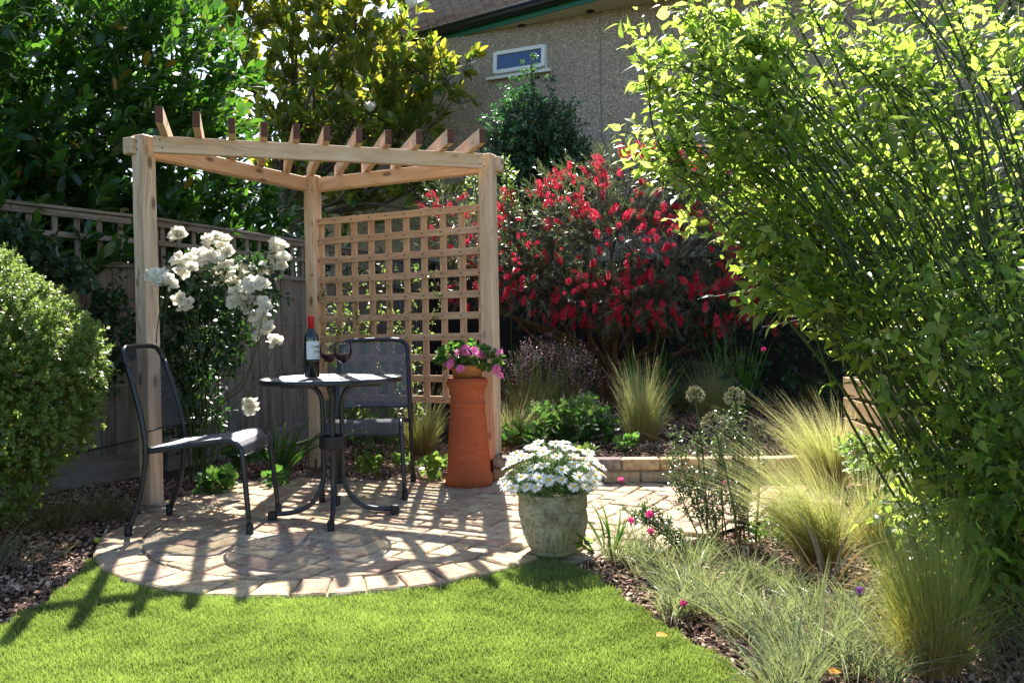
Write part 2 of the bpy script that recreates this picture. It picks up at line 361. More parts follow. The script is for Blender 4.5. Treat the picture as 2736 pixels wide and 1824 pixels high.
def pebbledash():
    t = NT('pebbledash_render'); p = t.obj(); v = t.n('TexVoronoi', i_Scale=48); t.l(p, v.inputs['Vector'])
    c = t.ramp(v.outputs['Color'], [(0, (.08, .06, .05)), (.28, (.52, .39, .29)), (.42, (.70, .58, .46)), (.56, (.19, .12, .09)), (.8, (.80, .70, .58)), (1, (.26, .21, .19))])
    e = t.ramp(v.outputs['Distance'], [(.30, (0, 0, 0)), (.62, (1, 1, 1))]); c = t.mix(e, c, (.37, .305, .24))
    c = t.mix(t.ramp(t.noise(p, 1.3, 3), [(.35, (0, 0, 0)), (.7, (.35, .35, .35))]), c, (.26, .21, .17))
    t.base(c, .9, .15); b = t.bump(v.outputs['Distance'], .9, .012); b.invert = True; return t.m
M['dash'] = pebbledash()
def tiles():
    t = NT('clay_roof_tile'); lc = t.attr('lc'); br = t.n('TexBrick', i_Scale=1.); t.l(lc, br.inputs['Vector'])
    br.inputs['Brick Width'].default_value = .165; br.inputs['Row Height'].default_value = .11; br.inputs['Mortar Size'].default_value = .004
    br.inputs['Color1'].default_value = (.20, .14, .12, 1); br.inputs['Color2'].default_value = (.32, .25, .21, 1); br.inputs['Mortar'].default_value = (.02, .015, .015, 1)
    c = t.mix(t.ramp(t.noise(lc, 18, 4), [(.5, (0, 0, 0)), (.7, (.7, .7, .7))]), br.outputs[0], (.30, .27, .23)); t.base(c, .8, .2); return t.m
M['tile'] = tiles()
M['fascia'] = plain('green_fascia_paint', (.015, .14, .085), .5, .4)
M['soffit'] = plain('cream_soffit', (.62, .57, .46), .7, .2)
M['upvc'] = plain('white_window_plastic', (.78, .78, .75), .35, .4)
M['pane'] = plain('window_pane', (.03, .075, .20), .08, .8)  # blue base colour stands in for sky mirrored in the glass
M['line'] = plain('render_joint', (.20, .18, .15), .8)
M['cream'] = plain('cream_flower', (.8, .78, .68), .6)

# ground-cover helpers ------------------------------------------------
C0 = np.array([-.80, 4.10]); RO, RI = 1.135, .935       # round brick patio
lawn_poly = [(-1.95, 3.9), (-1.83, 3.72), (-1.74, 3.35), (-1.68, 3.02), (-1.69, 2.75), (-1.78, 2.2), (-2.0, 1.2), (-2.2, -.5), (1.1, -.5), (.82, 1.3), (.66, 2.05), (.60, 2.30), (.50, 2.56), (.385, 2.90), (.30, 3.18), (.22, 3.36), (.05, 3.47), (-.1, 3.5), (-.4, 3.9)]
def in_lawn(x, y): return inpoly(x+.012*np.sin(y*31)+.008*np.sin(y*77), y+.01*np.sin(x*41), lawn_poly) & ((x-C0[0])**2+(y-C0[1])**2 > (RO-.012+.014*np.sin(x*37)+.010*np.sin(x*83))**2)
path_poly = [(-.1, 3.3), (.16, 3.32), (.34, 3.42), (.62, 3.56), (1.06, 3.95), (1.35, 4.16), (1.75, 4.42), (2.6, 4.75), (5, 5.2), (5, 6.2), (2.6, 5.35), (1.9, 4.98), (1.57, 4.93), (.5, 5.0), (-.12, 5.16), (-.3, 5.2), (-.6, 4.4)]
def patch(name, poly, z, mat, label, step=None):
    mb = MB(); p = np.array(poly); mb.add(np.c_[p, np.full(len(p), z)], [tuple(range(len(p)))]); o = mb.build(name, M[mat]); tag(o, label, name.replace('_', ' '), kind='structure'); return o
g = MB(); g.add([(-150, -60, -.07), (150, -60, -.07), (150, 250, -.07), (-150, 250, -.07)], [(0, 1, 2, 3)]); tag(g.build('ground', M['ground']), 'rough ground reaching past the garden', 'ground', kind='structure')
# soil beds as gently uneven sheets
def sheet(name, x0, x1, y0, y1, zf, mat, label, step=.05):
    xs = np.arange(x0, x1+step/2, step); ys = np.arange(y0, y1+step/2, step); X, Y = np.meshgrid(xs, ys); Z = zf(X, Y)
    V = np.stack([X, Y, Z], -1).reshape(-1, 3); nx = len(xs); i = np.arange(len(ys)-1)[:, None]*nx+np.arange(nx-1)[None]
    F = np.stack([i, i+1, i+nx+1, i+nx], -1).reshape(-1, 4); mb = MB(); mb.add(V, F); return tag(mb.build(name, M[mat], smooth=True), label, name.replace('_', ' '), kind='structure')
def wav(x, y): return .008*np.sin(x*9+np.sin(y*7))+.008*np.sin(y*11+1.3*np.sin(x*5))
sheet('soil_bed', -4.2, 5.2, -.5, 10.2, lambda x, y: -.035+wav(x, y)*.9, 'soil', 'dark soil of the planting beds', .07)
def wall_line(x): return np.interp(x, [-.13, .5, 1.57, 1.95, 2.6, 5], [5.16, 5.0, 4.93, 4.99, 5.36, 6.25])
def raised_z(x, y):
    k = np.clip((x+.42)/.35, 0, 1); k = k*k*(3-2*k); kk = np.clip((y-wall_line(x)-.06)/.03, 0, 1)
    return np.where(kk > 0, -.06+(.195+wav(x, y)*1.3+.015*np.clip(y-5.3, 0, 2))*k, -.06)
sheet('raised_bed_soil', -.45, 5.2, 4.9, 9.9, raised_z, 'soil', 'mulched soil of the raised bed behind the low brick wall', .045)
patch('lawn_soil', lawn_poly, -.014, 'turf', 'turf under the lawn grass')
n_ = 96; patch('patio_mortar', [(C0[0]+(RO-.01)*math.cos(2*math.pi*i/n_), C0[1]+(RO-.01)*math.sin(2*math.pi*i/n_)) for i in range(n_)], -.006, 'mortar', 'sandy mortar between the round patio bricks')
patch('path_mortar', path_poly, -.010, 'mortar', 'sandy mortar between the path bricks')

# bricks of patio and path
def clip_convex(poly, clip):
    out = poly
    for i in range(len(clip)):
        a, b = clip[i], clip[(i+1) % len(clip)]; inp = out; out = []
        if not inp: return []
        sd_ = lambda p: (b[0]-a[0])*(p[1]-a[1])-(b[1]-a[1])*(p[0]-a[0])
        for j in range(len(inp)):
            p, q = inp[j], inp[(j+1) % len(inp)]; sp, sq = sd_(p), sd_(q)
            if sp >= 0: out.append(p)
            if sp*sq < 0: t_ = sp/(sp-sq); out.append((p[0]+(q[0]-p[0])*t_, p[1]+(q[1]-p[1])*t_))
    return out
def paver(mb, poly, z=.0):
    P = np.array(poly); 
    if len(P) < 3: return
    ar = .5*abs(np.dot(P[:, 0], np.roll(P[:, 1], -1))-np.dot(P[:, 1], np.roll(P[:, 0], -1)))
    if ar < .0012: return
    # subdivide edges for a worn outline
    Q = []
    for i in range(len(P)):
        a, b = P[i], P[(i+1) % len(P)]; k = max(1, int(np.linalg.norm(b-a)/.035))
        for j in range(k): Q.append(a+(b-a)*j/k)
    Q = np.array(Q); c = Q.mean(0); d = nrm(Q-c); Q = Q-d*(.004+.004*rnd(len(Q)))[:, None]; k = len(Q)
    tz = z+.006+random.uniform(-.003, .004); tilt = RS.normal(0, .012, 2)
    top = Q-nrm(Q-c)*.007; zt_ = tz+(top-c)@tilt; V = np.vstack([np.c_[Q, np.full(k, z-.02)], np.c_[Q, zt_-.006], np.c_[top, zt_+RS.normal(0, .0006, k)], [[c[0], c[1], tz+.001]]])
    F = [(i, (i+1) % k, k+(i+1) % k, k+i) for i in range(k)]+[(k+i, k+(i+1) % k, 2*k+(i+1) % k, 2*k+i) for i in range(k)]+[(2*k+i, 2*k+(i+1) % k, 3*k) for i in range(k)]
    mb.add(V, F, rv=(random.random(), 0, random.random()))
def herring(th, org, x0, x1, y0, y1, L=.22, W=.11):
    c, s = math.cos(th), math.sin(th); out = []
    for a in range(-60, 60):
        for b in range(-22, 22):
            ox, oy = a*W+b*L, a*W-b*L
            for rect in ([(ox, oy), (ox+L, oy), (ox+L, oy+W), (ox, oy+W)], [(ox, oy+W), (ox+W, oy+W), (ox+W, oy+W+L), (ox, oy+W+L)]):
                out.append([(org[0]+c*x-s*y, org[1]+s*x+c*y) for x, y in rect])
    return [r for r in out if any(x0 < p[0] < x1 and y0 < p[1] < y1 for p in r)]
back_poly = [(-1.93, 4.1), (-1.98, 4.4), (-1.93, 4.75), (-1.82, 5.05), (-1.62, 5.33), (-.5, 5.26), (-.13, 5.17), (.5, 5.01), (.6, 4.4), (.15, 3.5), (-.1, 3.45), (-.8, 4.0)]
patch('path_base', back_poly, -.008, 'mortar', 'sandy mortar between the patio bricks at the back')
mb = MB(); mp = MB(); clip = [(C0[0]+RI*math.cos(2*math.pi*i/64), C0[1]+RI*math.sin(2*math.pi*i/64)) for i in range(64)]
A0_, A1_ = math.radians(168), math.radians(322)
for r_ in herring(math.radians(62), C0, -2.2, 4.8, 2.9, 6.2):
    P = np.array(r_); c = P.mean(0); an = math.atan2(c[1]-C0[1], c[0]-C0[0]) % (2*math.pi); far = np.hypot(*(P-C0).T)
    if A0_ < an < A1_ and far.min() < RO:
        paver(mb, clip_convex(r_, clip))
    elif inpoly(c[None, 0], c[None, 1], back_poly)[0] or np.hypot(*(c-C0)) < RI: paver(mb, r_)
    elif inpoly(c[None, 0], c[None, 1], path_poly)[0]: paver(mp, r_)
nb = 46; a = A0_
while a < A1_:                                          # front header course
    a2 = a+2*math.pi/nb*random.uniform(.85, 1.15)
    paver(mb, [(C0[0]+r*math.cos(q), C0[1]+r*math.sin(q)) for r, q in ((RI+.004, a), (RO+random.uniform(-.008, .006), a), (RO+random.uniform(-.008, .006), a2), (RI+.004, a2))]); a = a2
tag(mb.build('patio', M['paver']), 'round patio of reclaimed buff and pink bricks', 'patio', kind='structure')
tag(mp.build('path', M['paver']), 'sunlit brick path leading right from the patio', 'path', kind='structure')

# lawn grass and bark chips -------------------------------------------
M['lawn'] = blade_mat('lawn_grass', [(0, (.17, .15, .06)), (.35, (.15, .21, .06)), (1, (.30, .37, .15))], (1.2, 1.3, .6), .4, .4, .4, 1.1)
def lawn_blades(n, y0, y1, x0, x1, h, wd):
    x = rnd(n, x0, x1); y = rnd(n, y0, y1); k = in_lawn(x, y); x, y = x[k], y[k]; n = len(x); P = np.stack([x, y, np.full(n, -.014)], -1)
    big = .5+.25*np.sin(x*3.1+1.7*np.sin(y*2.3))*np.sin(y*4.1+x)+.25*np.sin(x*13+3*np.sin(y*9))*np.sin(y*17+2*np.sin(x*11)); mb = MB()
    k = rnd(n) < .45+.9*big; x, y, P, big = x[k], y[k], P[k], big[k]; n = len(x)
    tv = np.array([(-.5, 0, 0), (.5, 0, 0), (-.4, .5, .08), (.4, .5, .08), (0, 1, .3)]); tf = [(0, 1, 3, 2), (2, 3, 4)]
    D = nrm(np.stack([RS.normal(0, .5, n), RS.normal(0, .5, n), np.ones(n)], -1)); X, Y, Z = frame(D, rdir(n)*.5+np.array([0, -1, .2]))
    s = h*rnd(n, .6, 1.25)*(.85+.3*big); s = s*np.where(rnd(n) > .97, 1.7, 1); S = np.stack([wd*rnd(n, .7, 1.3), s, s*1.2], -1); inst(mb, tv, tf, P, X, Y, Z, S, R=np.clip(.05+.75*big+RS.normal(0, .28, n), 0, 1)); return mb
mb = lawn_blades(430000, 1.95, 3.95, -2.0, .9, .019, .0019)
m2 = lawn_blades(60000, .2, 1.9, -2.2, 1.1, .030, .004)
for q in ('V', 'A', 'L'): getattr(mb, q).extend(getattr(m2, q))
mb.F.extend([(f+mb.n, m) for f, m in m2.F]); mb.n += m2.n
tag(mb.build('lawn_grass', M['lawn']), 'short mown bright green lawn grass in front of the patio', 'lawn', kind='stuff')
def chips(n, x0, x1, y0, y1, ok, zf, smin=.008, smax=.03):
    x = rnd(n, x0, x1); y = rnd(n, y0, y1); k = ok(x, y); x, y = x[k], y[k]; n = len(x)
    P = np.stack([x, y, zf(x, y)+rnd(n, 0, .018)], -1); tv = np.array([(-.5, -.5, 0), (.5, -.4, 0), (.45, .5, 0), (-.5, .4, 0), (-.4, -.4, 1), (.4, -.35, 1), (.4, .4, 1), (-.4, .35, 1)])
    tf = [(4, 5, 6, 7), (0, 1, 5, 4), (1, 2, 6, 5), (2, 3, 7, 6), (3, 0, 4, 7)]; Z = nrm(np.array([0, 0, 1.])+RS.normal(0, .45, (n, 3))); X, Y, Z2 = frame(np.cross(Z, rdir(n)), Z)
    l = rnd(n, smin, smax)*rnd(n, .6, 1.3); inst(MBc, tv, tf, P, X, Y, Z2, np.stack([l*rnd(n, .25, .7), l, rnd(n, .002, .005)], -1), R=rnd(n)**1.1)
MBc = MB(); out_pat = lambda x, y: ((x-C0[0])**2+(y-C0[1])**2 > (RO+.01)**2) & ~inpoly(x, y, path_poly) & ~inpoly(x, y, back_poly) & ~in_lawn(x, y)
chips(26000, -3.4, -1.5, 1.8, 5.6, out_pat, lambda x, y: -.035+wav(x, y)*.9)
chips(20000, -2.2, -.1, 5.0, 7.0, out_pat, lambda x, y: -.035+wav(x, y)*.9)
chips(34000, .2, 2.4, 1.7, 4.6, out_pat, lambda x, y: -.035+wav(x, y)*.9)
chips(26000, -.3, 3.2, 5.05, 8.6, lambda x, y: y > wall_line(x)+.12, lambda x, y: raised_z(x, y))
tag(MBc.build('bark_chips', M['chip']), 'brown bark chips mulching the beds', 'bark mulch', kind='stuff')

# ------------------------------------------------------------------ low brick wall
root = empty('brick_wall', 'low two-course yellow brick wall edging the raised bed behind the white daisy pot', 'wall', loc=(0, 0, 0))
xs = [-.13]; pts = []
X_ = np.linspace(-.13, 5, 400); Yw = wall_line(X_); dl = np.r_[0, np.cumsum(np.hypot(np.diff(X_), np.diff(Yw)))]
br = MB(); mo = MB()
for row in range(2):
    s = 0 if row == 0 else -.11
    while s < dl[-1]-.2:
        s0, s1 = max(s, 0), s+.215
        if s1-s0 > .05:
            a = np.array([np.interp(s0, dl, X_), np.interp(s0, dl, Yw)]); b = np.array([np.interp(s1, dl, X_), np.interp(s1, dl, Yw)]); t_ = nrm(b-a); nn = np.array([-t_[1], t_[0]])
            c = (a+b)/2+nn*.052; z = .036+row*.076+.002
            cbox(br, (c[0], c[1], z), (t_[0], t_[1], 0), (nn[0], nn[1], 0), (0, 0, 1), (s1-s0, .106+random.uniform(-.004, .004), .064), .006)
        s = s1+.011
for i in range(0, len(X_)-8, 8):
    a = np.array([X_[i], Yw[i]]); b = np.array([X_[i+8], Yw[i+8]]); t_ = nrm(b-a); nn = np.array([-t_[1], t_[0]]); c = (a+b)/2+nn*.052
    cbox(mo, (c[0], c[1], .068), (t_[0], t_[1], 0), (nn[0], nn[1], 0), (0, 0, 1), (np.linalg.norm(b-a)+.002, .084, .146), .001)
br.build('brick_course', M['brick'], root); mo.build('mortar_joint', noisy('wall_mortar', [(.3, (.13, .10, .07)), (.7, (.24, .20, .14))], 40), root)

# ------------------------------------------------------------------ corner pergola
TH = .4578; W1 = np.array([math.sin(TH), math.cos(TH), 0]); W2 = np.array([math.cos(TH), -math.sin(TH), 0]); ZV = np.array([0, 0, 1.])
CL = np.array([-1.9986, 4.6259, 0]); L1, L2 = 1.4275, 1.3954; CB = CL+L1*W1; CR = CB+L2*W2; S_ = .09; ZT, ZB = 2.0168, 1.9263
per = empty('pergola', 'new triangular corner pergola of pale softwood with eleven rafters and a trellis side', 'pergola', loc=(0, 0, 0))
for c in (CL, CB, CR):
    m = MB(); cc = c-W2*S_/2+W1*S_/2; cbox(m, cc+ZV*.995, W1, W2, ZV, (S_, S_, 2.075), .006, off=RS.uniform(-5, 5, 3)); m.build('post', M['cedar'], per)
m = MB(); bar(m, CL-W2*.085-W1*.03+ZV*(ZT+ZB)/2, CB-W2*.085+W1*.06+ZV*(ZT+ZB)/2, .07, ZT-ZB, ch=.004); m.build('side_beam', M['cedar'], per)
m = MB(); bar(m, CB+W1*.085-W2*.06+ZV*((ZT+ZB)/2-.001), CR+W1*.085+W2*.035+ZV*((ZT+ZB)/2-.001), .07, ZT-ZB, ch=.004); m.build('side_beam', M['cedar'], per)
Dg = nrm(CR-CL); Ng = np.array([-Dg[1], Dg[0], 0])
m = MB(); bar(m, CL+Dg*.055-Ng*.0125+ZV*((ZT+ZB)/2+.001), CR-Dg*.055-Ng*.0125+ZV*((ZT+ZB)/2+.001), .045, ZT-ZB, ch=.003); m.build('front_beam', M['cedar'], per)
fy = -.0288; Nr = math.cos(fy)*Ng+math.sin(fy)*np.array([-Ng[1], Ng[0], 0])
ENDS = [(-1.789, 4.347), (-1.641, 4.462), (-1.503, 4.607), (-1.355, 4.704), (-1.191, 4.769), (-1.033, 4.828), (-.861, 4.894), (-.700, 4.946), (-.522, 4.964), (-.337, 4.945), (-.151, 4.959)]
for e in ENDS:
    e = np.array([e[0], e[1], 0]); ts = []
    for p, d in ((CL-W2*.12, W1), (CR+W1*.12, W2)):
        A = np.array([[Nr[0], -d[0]], [Nr[1], -d[1]]]); t_, _ = np.linalg.solve(A, (p-e)[:2]); ts.append(t_)
    t_ = min(x for x in ts if x > 0)+.07; m = MB(); zc = (ZT+.002+2.105)/2
    bar(m, e+Nr*.004+ZV*zc, e+Nr*t_+ZV*zc, .038, 2.105-ZT-.002, ch=.002, m=0)
    cbox(m, e+Nr*.001+ZV*zc, np.cross(ZV, Nr), ZV, Nr, (.0365, 2.105-ZT-.004, .004), .0005, m=1)
    m.build('rafter', [M['cedar'], M['endgrain']], per)
scw = plain('screw_head', (.06, .05, .045), .4, .5, .8); m = MB()
for c, d0, n0 in ((CL+Dg*.09-Ng*.0352, Dg, -Ng), (CR-Dg*.09-Ng*.0352, Dg, -Ng)):
    for dx, dz in ((0, .025), (.012, -.02)): m = MB(); cbox(m, c+d0*dx+ZV*((ZT+ZB)/2+dz), d0, ZV, n0, (.008, .008, .002), .0005); m.build('screw', scw, per)
for c in (CL-W2*.045, CR-W2*.045, CB-W2*.045):
    for dz in (-.02, .02): m = MB(); cbox(m, c-W1*.0006+ZV*((ZT+ZB)/2+dz), W2, ZV, W1, (.008, .008, .002), .0005); m.build('screw', scw, per)
ZTT, ZTB = 1.7235, .457; Lt = L2-S_; m = MB(); m_h = MB(); nail = MB(); zc0 = CB+W1*.036
for i in range(10):
    x = .012+(Lt-.03)*i/9+random.uniform(-.003, .003); bar(m, zc0+W2*x+W1*.028+ZV*(ZTB+.004), zc0+W2*x+W1*.028+ZV*(ZTT-.004), .017, .042, upv=W2, ch=.001)
    for j in range(10):
        z = ZTB+.02+(ZTT-ZTB-.04)*j/9; c = zc0+W2*(x+random.uniform(-.004, .004))+W1*.0005+ZV*(z+random.uniform(-.003, .003)); cbox(m_h, c, W2, ZV, W1, (.016, .006, .0015), .0004, m=1)
for j in range(10):
    z = ZTB+.02+(ZTT-ZTB-.04)*j/9; bar(m_h, zc0+W2*.002+W1*.0095+ZV*z, zc0+W2*(Lt-.002)+W1*.0095+ZV*z, .017, .044, ch=.001)
tr = m_h.build('trellis_panel', [M['lath'], plain('rust_stain', (.04, .025, .025), .8)], per); m.build('upright_lath', M['lath'], tr)

# ------------------------------------------------------------------ left fence with lattice top
fen = empty('garden_fence', 'weathered grey close-board fence with a lattice top along the left side', 'fence')
K = np.array([-2.43, 5.79, 0]); da = np.array([math.sin(math.radians(30.9)), math.cos(math.radians(30.9)), 0]); db = np.array([math.sin(math.radians(20.5)), math.cos(math.radians(20.5)), 0])
segs = [(K-da*1.83*(i+1), K-da*1.83*i) for i in (1, 0)]+[(K+db*1.83*i, K+db*1.83*(i+1)) for i in range(3)]
for A, B in segs:
    t_ = nrm(B-A); nn = np.array([t_[1], -t_[0], 0]); ln = np.linalg.norm(B-A); bm = MB(); x = .03
    while x < ln-.05:
        wb = random.uniform(.088, .105); c = A+t_*(x+wb/2)+nn*random.uniform(0, .005)
        ay = nrm(nn+t_*.10); ax = np.cross(ay, ZV); cbox(bm, c+ZV*.765, ax, ay, ZV, (wb+.014, .010, 1.22), .002); x += wb
    bm.build('board_panel', M['oldwood'], fen)
    gm = MB(); bar(gm, A+nn*.0+t_*.05+ZV*.07, B-t_*.05+ZV*.07, .03, .17); gm.build('gravel_board', M['oldwood'], fen)
    lm = MB()
    for z, h_ in ((1.395, .035), (1.56, .034), (1.69, .04)): bar(lm, A+nn*.022+ZV*z, B+nn*.022+ZV*(z+random.uniform(-.004, .004)), .022, h_)
    x = .07
    while x < ln-.04: bar(lm, A+t_*x+nn*.004+ZV*1.38, A+t_*(x+random.uniform(-.006, .006))+nn*.004+ZV*1.705, .016, .036, upv=t_); x += .15
    bar(lm, A+nn*.012+ZV*1.722, B+nn*.012+ZV*1.722, .07, .02); lm.build('lattice_top', M['oldwood'], fen)
    pm = MB(); cbox(pm, A+nn*-.045+ZV*.86, t_, nn, ZV, (.09, .075, 1.74), .004); pm.build('fence_post', M['oldwood'], fen)
wm = MB(); 
for zz in (.62, 1.02): 
    for A, B in segs[1:3]:
        t_ = nrm(B-A); nn = np.array([t_[1], -t_[0], 0]); pts = [A+(B-A)*s+nn*.05+ZV*(zz-.02*math.sin(math.pi*s)) for s in np.linspace(0, 1, 9)]; tube(wm, pts, .0018, 4)
wm.build('training_wire', M['wire'], fen)
cm = MB(); A = segs[0][0]; B = K
pts = [A+(B-A)*s+np.array([da[1], -da[0], 0])*.035+ZV*(.20+.02*math.sin(s*14)+.03*s) for s in np.linspace(0, 1, 60)]; tube(cm, pts, .006, 6); tag(cm.build('cable', M['black']), 'black cable clipped along the foot of the left fence', 'cable')

# dark boundary fence behind the raised bed
WD = nrm(np.array([.914, -.405, 0])); WN = np.array([WD[1], -WD[0], 0])
bf = empty('boundary_fence', 'near-black boarded fence hidden behind the red bottlebrush bush', 'fence')
A0 = np.array([-.9, 9.75, 0])
for k in range(4):
    A = A0+WD*1.83*k; B = A+WD*1.80; m = MB()
    for j in range(16): 
        z = .05+j*.098; bar(m, A+ZV*(z+.05)+WN*.01, B+ZV*(z+.05)+WN*.01, .012, .102, upv=ZV+WN*.12)
    m.build('board_panel', M['darkwood'], bf); m = MB(); cbox(m, A-WD*.02+ZV*.84, WD, WN, ZV, (.08, .08, 1.7), .003); m.build('fence_post', M['darkwood'], bf)

# ------------------------------------------------------------------ house
HW = np.array([.136, 11., 0]); T0, T1 = -3.6, 7.6; ZE = 4.84
E0 = np.array([-.542, 11.3, 0]); ED = nrm(np.array([.824, -.567, 0])); EN = np.array([ED[1], -ED[0], 0]); TE0, TE1 = -3.3, 9.2
def ep(t_, z, off=0.): return E0+ED*t_+ZV*z+EN*off
def hp(t_, z, off=0.): return HW+WD*t_+ZV*z-WN*0+WN*off      # WN points at the garden
if WN[1] > 0: WN = -WN
if EN[1] > 0: EN = -EN
house = empty('house', 'pebbledashed house with tiled hip roof and green fascia behind the garden', 'house', loc=(0, 0, 0))
def tw(u, v):                                                 # wall coordinate under a pixel
    d = ray(u, v); A = np.array([[d[0], -WD[0]], [d[1], -WD[1]]]); s, t_ = np.linalg.solve(A, HW[:2]); return t_, CH+s*d[2]
tl, zl = tw(1134, 123); tr_, zr = tw(1256, 102); tb, zb_ = tw(1254, 164); W0, W1w = tl, tr_; zt2 = (zl+zr)/2; zb2 = (zb_+tw(1130, 180)[1])/2
wb = MB()
def quadw(a, b, z0, z1): wb.add([hp(a, z0), hp(b, z0), hp(b, z1), hp(a, z1)], [(0, 1, 2, 3)], lc=[(a, 0, z0), (b, 0, z0), (b, 0, z1), (a, 0, z1)])
quadw(T0, W0, -.1, ZE); quadw(W1w, T1, -.1, ZE); quadw(W0, W1w, -.1, zb2); quadw(W0, W1w, zt2, ZE)
for a, b in (((W0, zb2), (W0, zt2)), ((W1w, zt2), (W1w, zb2)), ((W0, zt2), (W1w, zt2)), ((W1w, zb2), (W0, zb2))):
    wb.add([hp(a[0], a[1]), hp(b[0], b[1]), hp(b[0], b[1], -.12), hp(a[0], a[1], -.12)], [(0, 1, 2, 3)])
DEP = 7.5
for a, b in ((hp(T0, 0), hp(T0, 0)-WN*DEP), (hp(T0, 0)-WN*DEP, hp(T1, 0)-WN*DEP), (hp(T1, 0)-WN*DEP, hp(T1, 0))):
    wb.add([a-ZV*.1, b-ZV*.1, b+ZV*ZE, a+ZV*ZE], [(0, 1, 2, 3)])
wb.build('wall', M['dash'], house)
jt, _ = tw(1382, 300); m = MB(); bar(m, hp(jt, 0, .002), hp(jt, ZE, .002), .012, .006, upv=WN, ch=.001); m.build('render_joint', M['line'], house)
m = MB(); m.add([ep(TE0, ZE), ep(TE1, ZE), ep(TE1, ZE, -2.2), ep(TE0, ZE, -1.2)], [(0, 1, 2, 3)]); m.build('soffit', M['soffit'], house)
m = MB(); bar(m, ep(TE0, ZE+.047, .01), ep(TE1, ZE+.047, .01), .02, .105); m.build('fascia', M['fascia'], house)
m = MB(); tube(m, [ep(TE0, ZE+.115, .075), ep(TE1, ZE+.115, .075)], .06, 12); bar(m, ep(TE0, ZE+.15, .075), ep(TE1, ZE+.15, .075), .135, .03); m.build('gutter', M['black'], house)
for u, v in ((1199, 60), (1356, 27)):
    d = ray(u, v); z_ = ZE-.005; p = np.array([0, 0, CH])+d*(z_-CH)/d[2]; m = MB(); lathe(m, [(.0, -.012), (.045, -.012), (.055, 0), (.055, .004)], p, 16); m.build('soffit_vent', M['black'], house, True)
PT = math.radians(39); m = MB(); R0 = .13; gs = .115; NR = 44
for k in range(NR):                                           # roof courses, stepped, clipped by the hips
    run = k*gs*math.cos(PT); z0 = ZE+R0+k*gs*math.sin(PT); z1 = z0+gs*math.sin(PT); o0 = .06-run; o1 = o0-gs*math.cos(PT)
    a0, b0 = TE0+run, TE1-run
    m.add([ep(a0, z0, o0), ep(b0, z0, o0), ep(b0, z0+.05, o0), ep(a0, z0+.05, o0), ep(b0, z1+.004, o1), ep(a0, z1+.004, o1)], [(0, 1, 2, 3), (3, 2, 4, 5)],
          lc=[(a0, k*gs, 0), (b0, k*gs, 0), (b0, k*gs+.005, 0), (a0, k*gs+.005, 0), (b0, k*gs+.108, 0), (a0, k*gs+.108, 0)])
P1, P2 = ep(TE0, ZE+R0, .06), ep(TE0, ZE+R0, -7.6); P3 = ep(TE0+3.4, ZE+R0+3.4*math.tan(PT), .06-3.4)
Q1, Q2 = ep(TE1, ZE+R0, .06), ep(TE1, ZE+R0, -7.6); Q3 = ep(TE1-3.4, ZE+R0+3.4*math.tan(PT), .06-3.4)
m.add([P1, P2, P3, Q1, Q2, Q3], [(0, 2, 1), (3, 4, 5), (1, 2, 5, 4)]); m.build('roof', M['tile'], house)
win = MB(); wt = .055
wf = MB()
for a, b, ud in (((W0, zb2+.03), (W0, zt2), 0), ((W1w, zb2+.03), (W1w, zt2), 0)):
    sx = 1 if a[0] == W0 else -1; bar(wf, hp(a[0]+sx*.02, a[1], -.03), hp(b[0]+sx*.02, b[1], -.03), .04, .06, upv=WN)
for z in (zb2+.045, zt2-.02): bar(wf, hp(W0+.04, z, -.03), hp(W1w-.04, z, -.03), .04, .06, upv=WN)
wo = wf.build('window', M['upvc'], house)
sl_ = MB(); bar(sl_, hp(W0-.09, zb2-.005, .0), hp(W1w+.06, zb2-.005, .0), .14, .035, upv=ZV+WN*.12); sl_.build('sill', M['upvc'], wo)
# top-hung sash standing ajar at its foot
za, zb3 = zt2-.004, zb2+.045; tilt = .03
def sp(t_, s): return hp(t_, za+(zb3-za)*s, .01+tilt*s)
sm = MB(); a_, b_ = W0+.006, W1w-.012
nS = nrm(np.cross(sp(b_, 0)-sp(a_, 0), sp(a_, 1)-sp(a_, 0)))
for p, q in ((sp(a_+.027, 0), sp(a_+.027, 1)), (sp(b_-.027, 0), sp(b_-.027, 1))): bar(sm, p, q, .055, .045, upv=nS, ch=.004)
for s in (.06, .94): bar(sm, sp(a_+.05, s), sp(b_-.05, s), .052, .04, upv=nS, ch=.004)
sm.build('sash', M['upvc'], wo)
pm = MB(); pm.add([sp(a_+.04, .08), sp(b_-.04, .08), sp(b_-.04, .92), sp(a_+.04, .92)], [(0, 1, 2, 3)]); pm.build('pane', M['pane'], wo)
dk = MB(); dk.add([hp(W0, zb2, -.11), hp(W1w, zb2, -.11), hp(W1w, zt2, -.11), hp(W0, zt2, -.11)], [(0, 1, 2, 3)]); dk.build('inner_pane', M['pane'], wo)

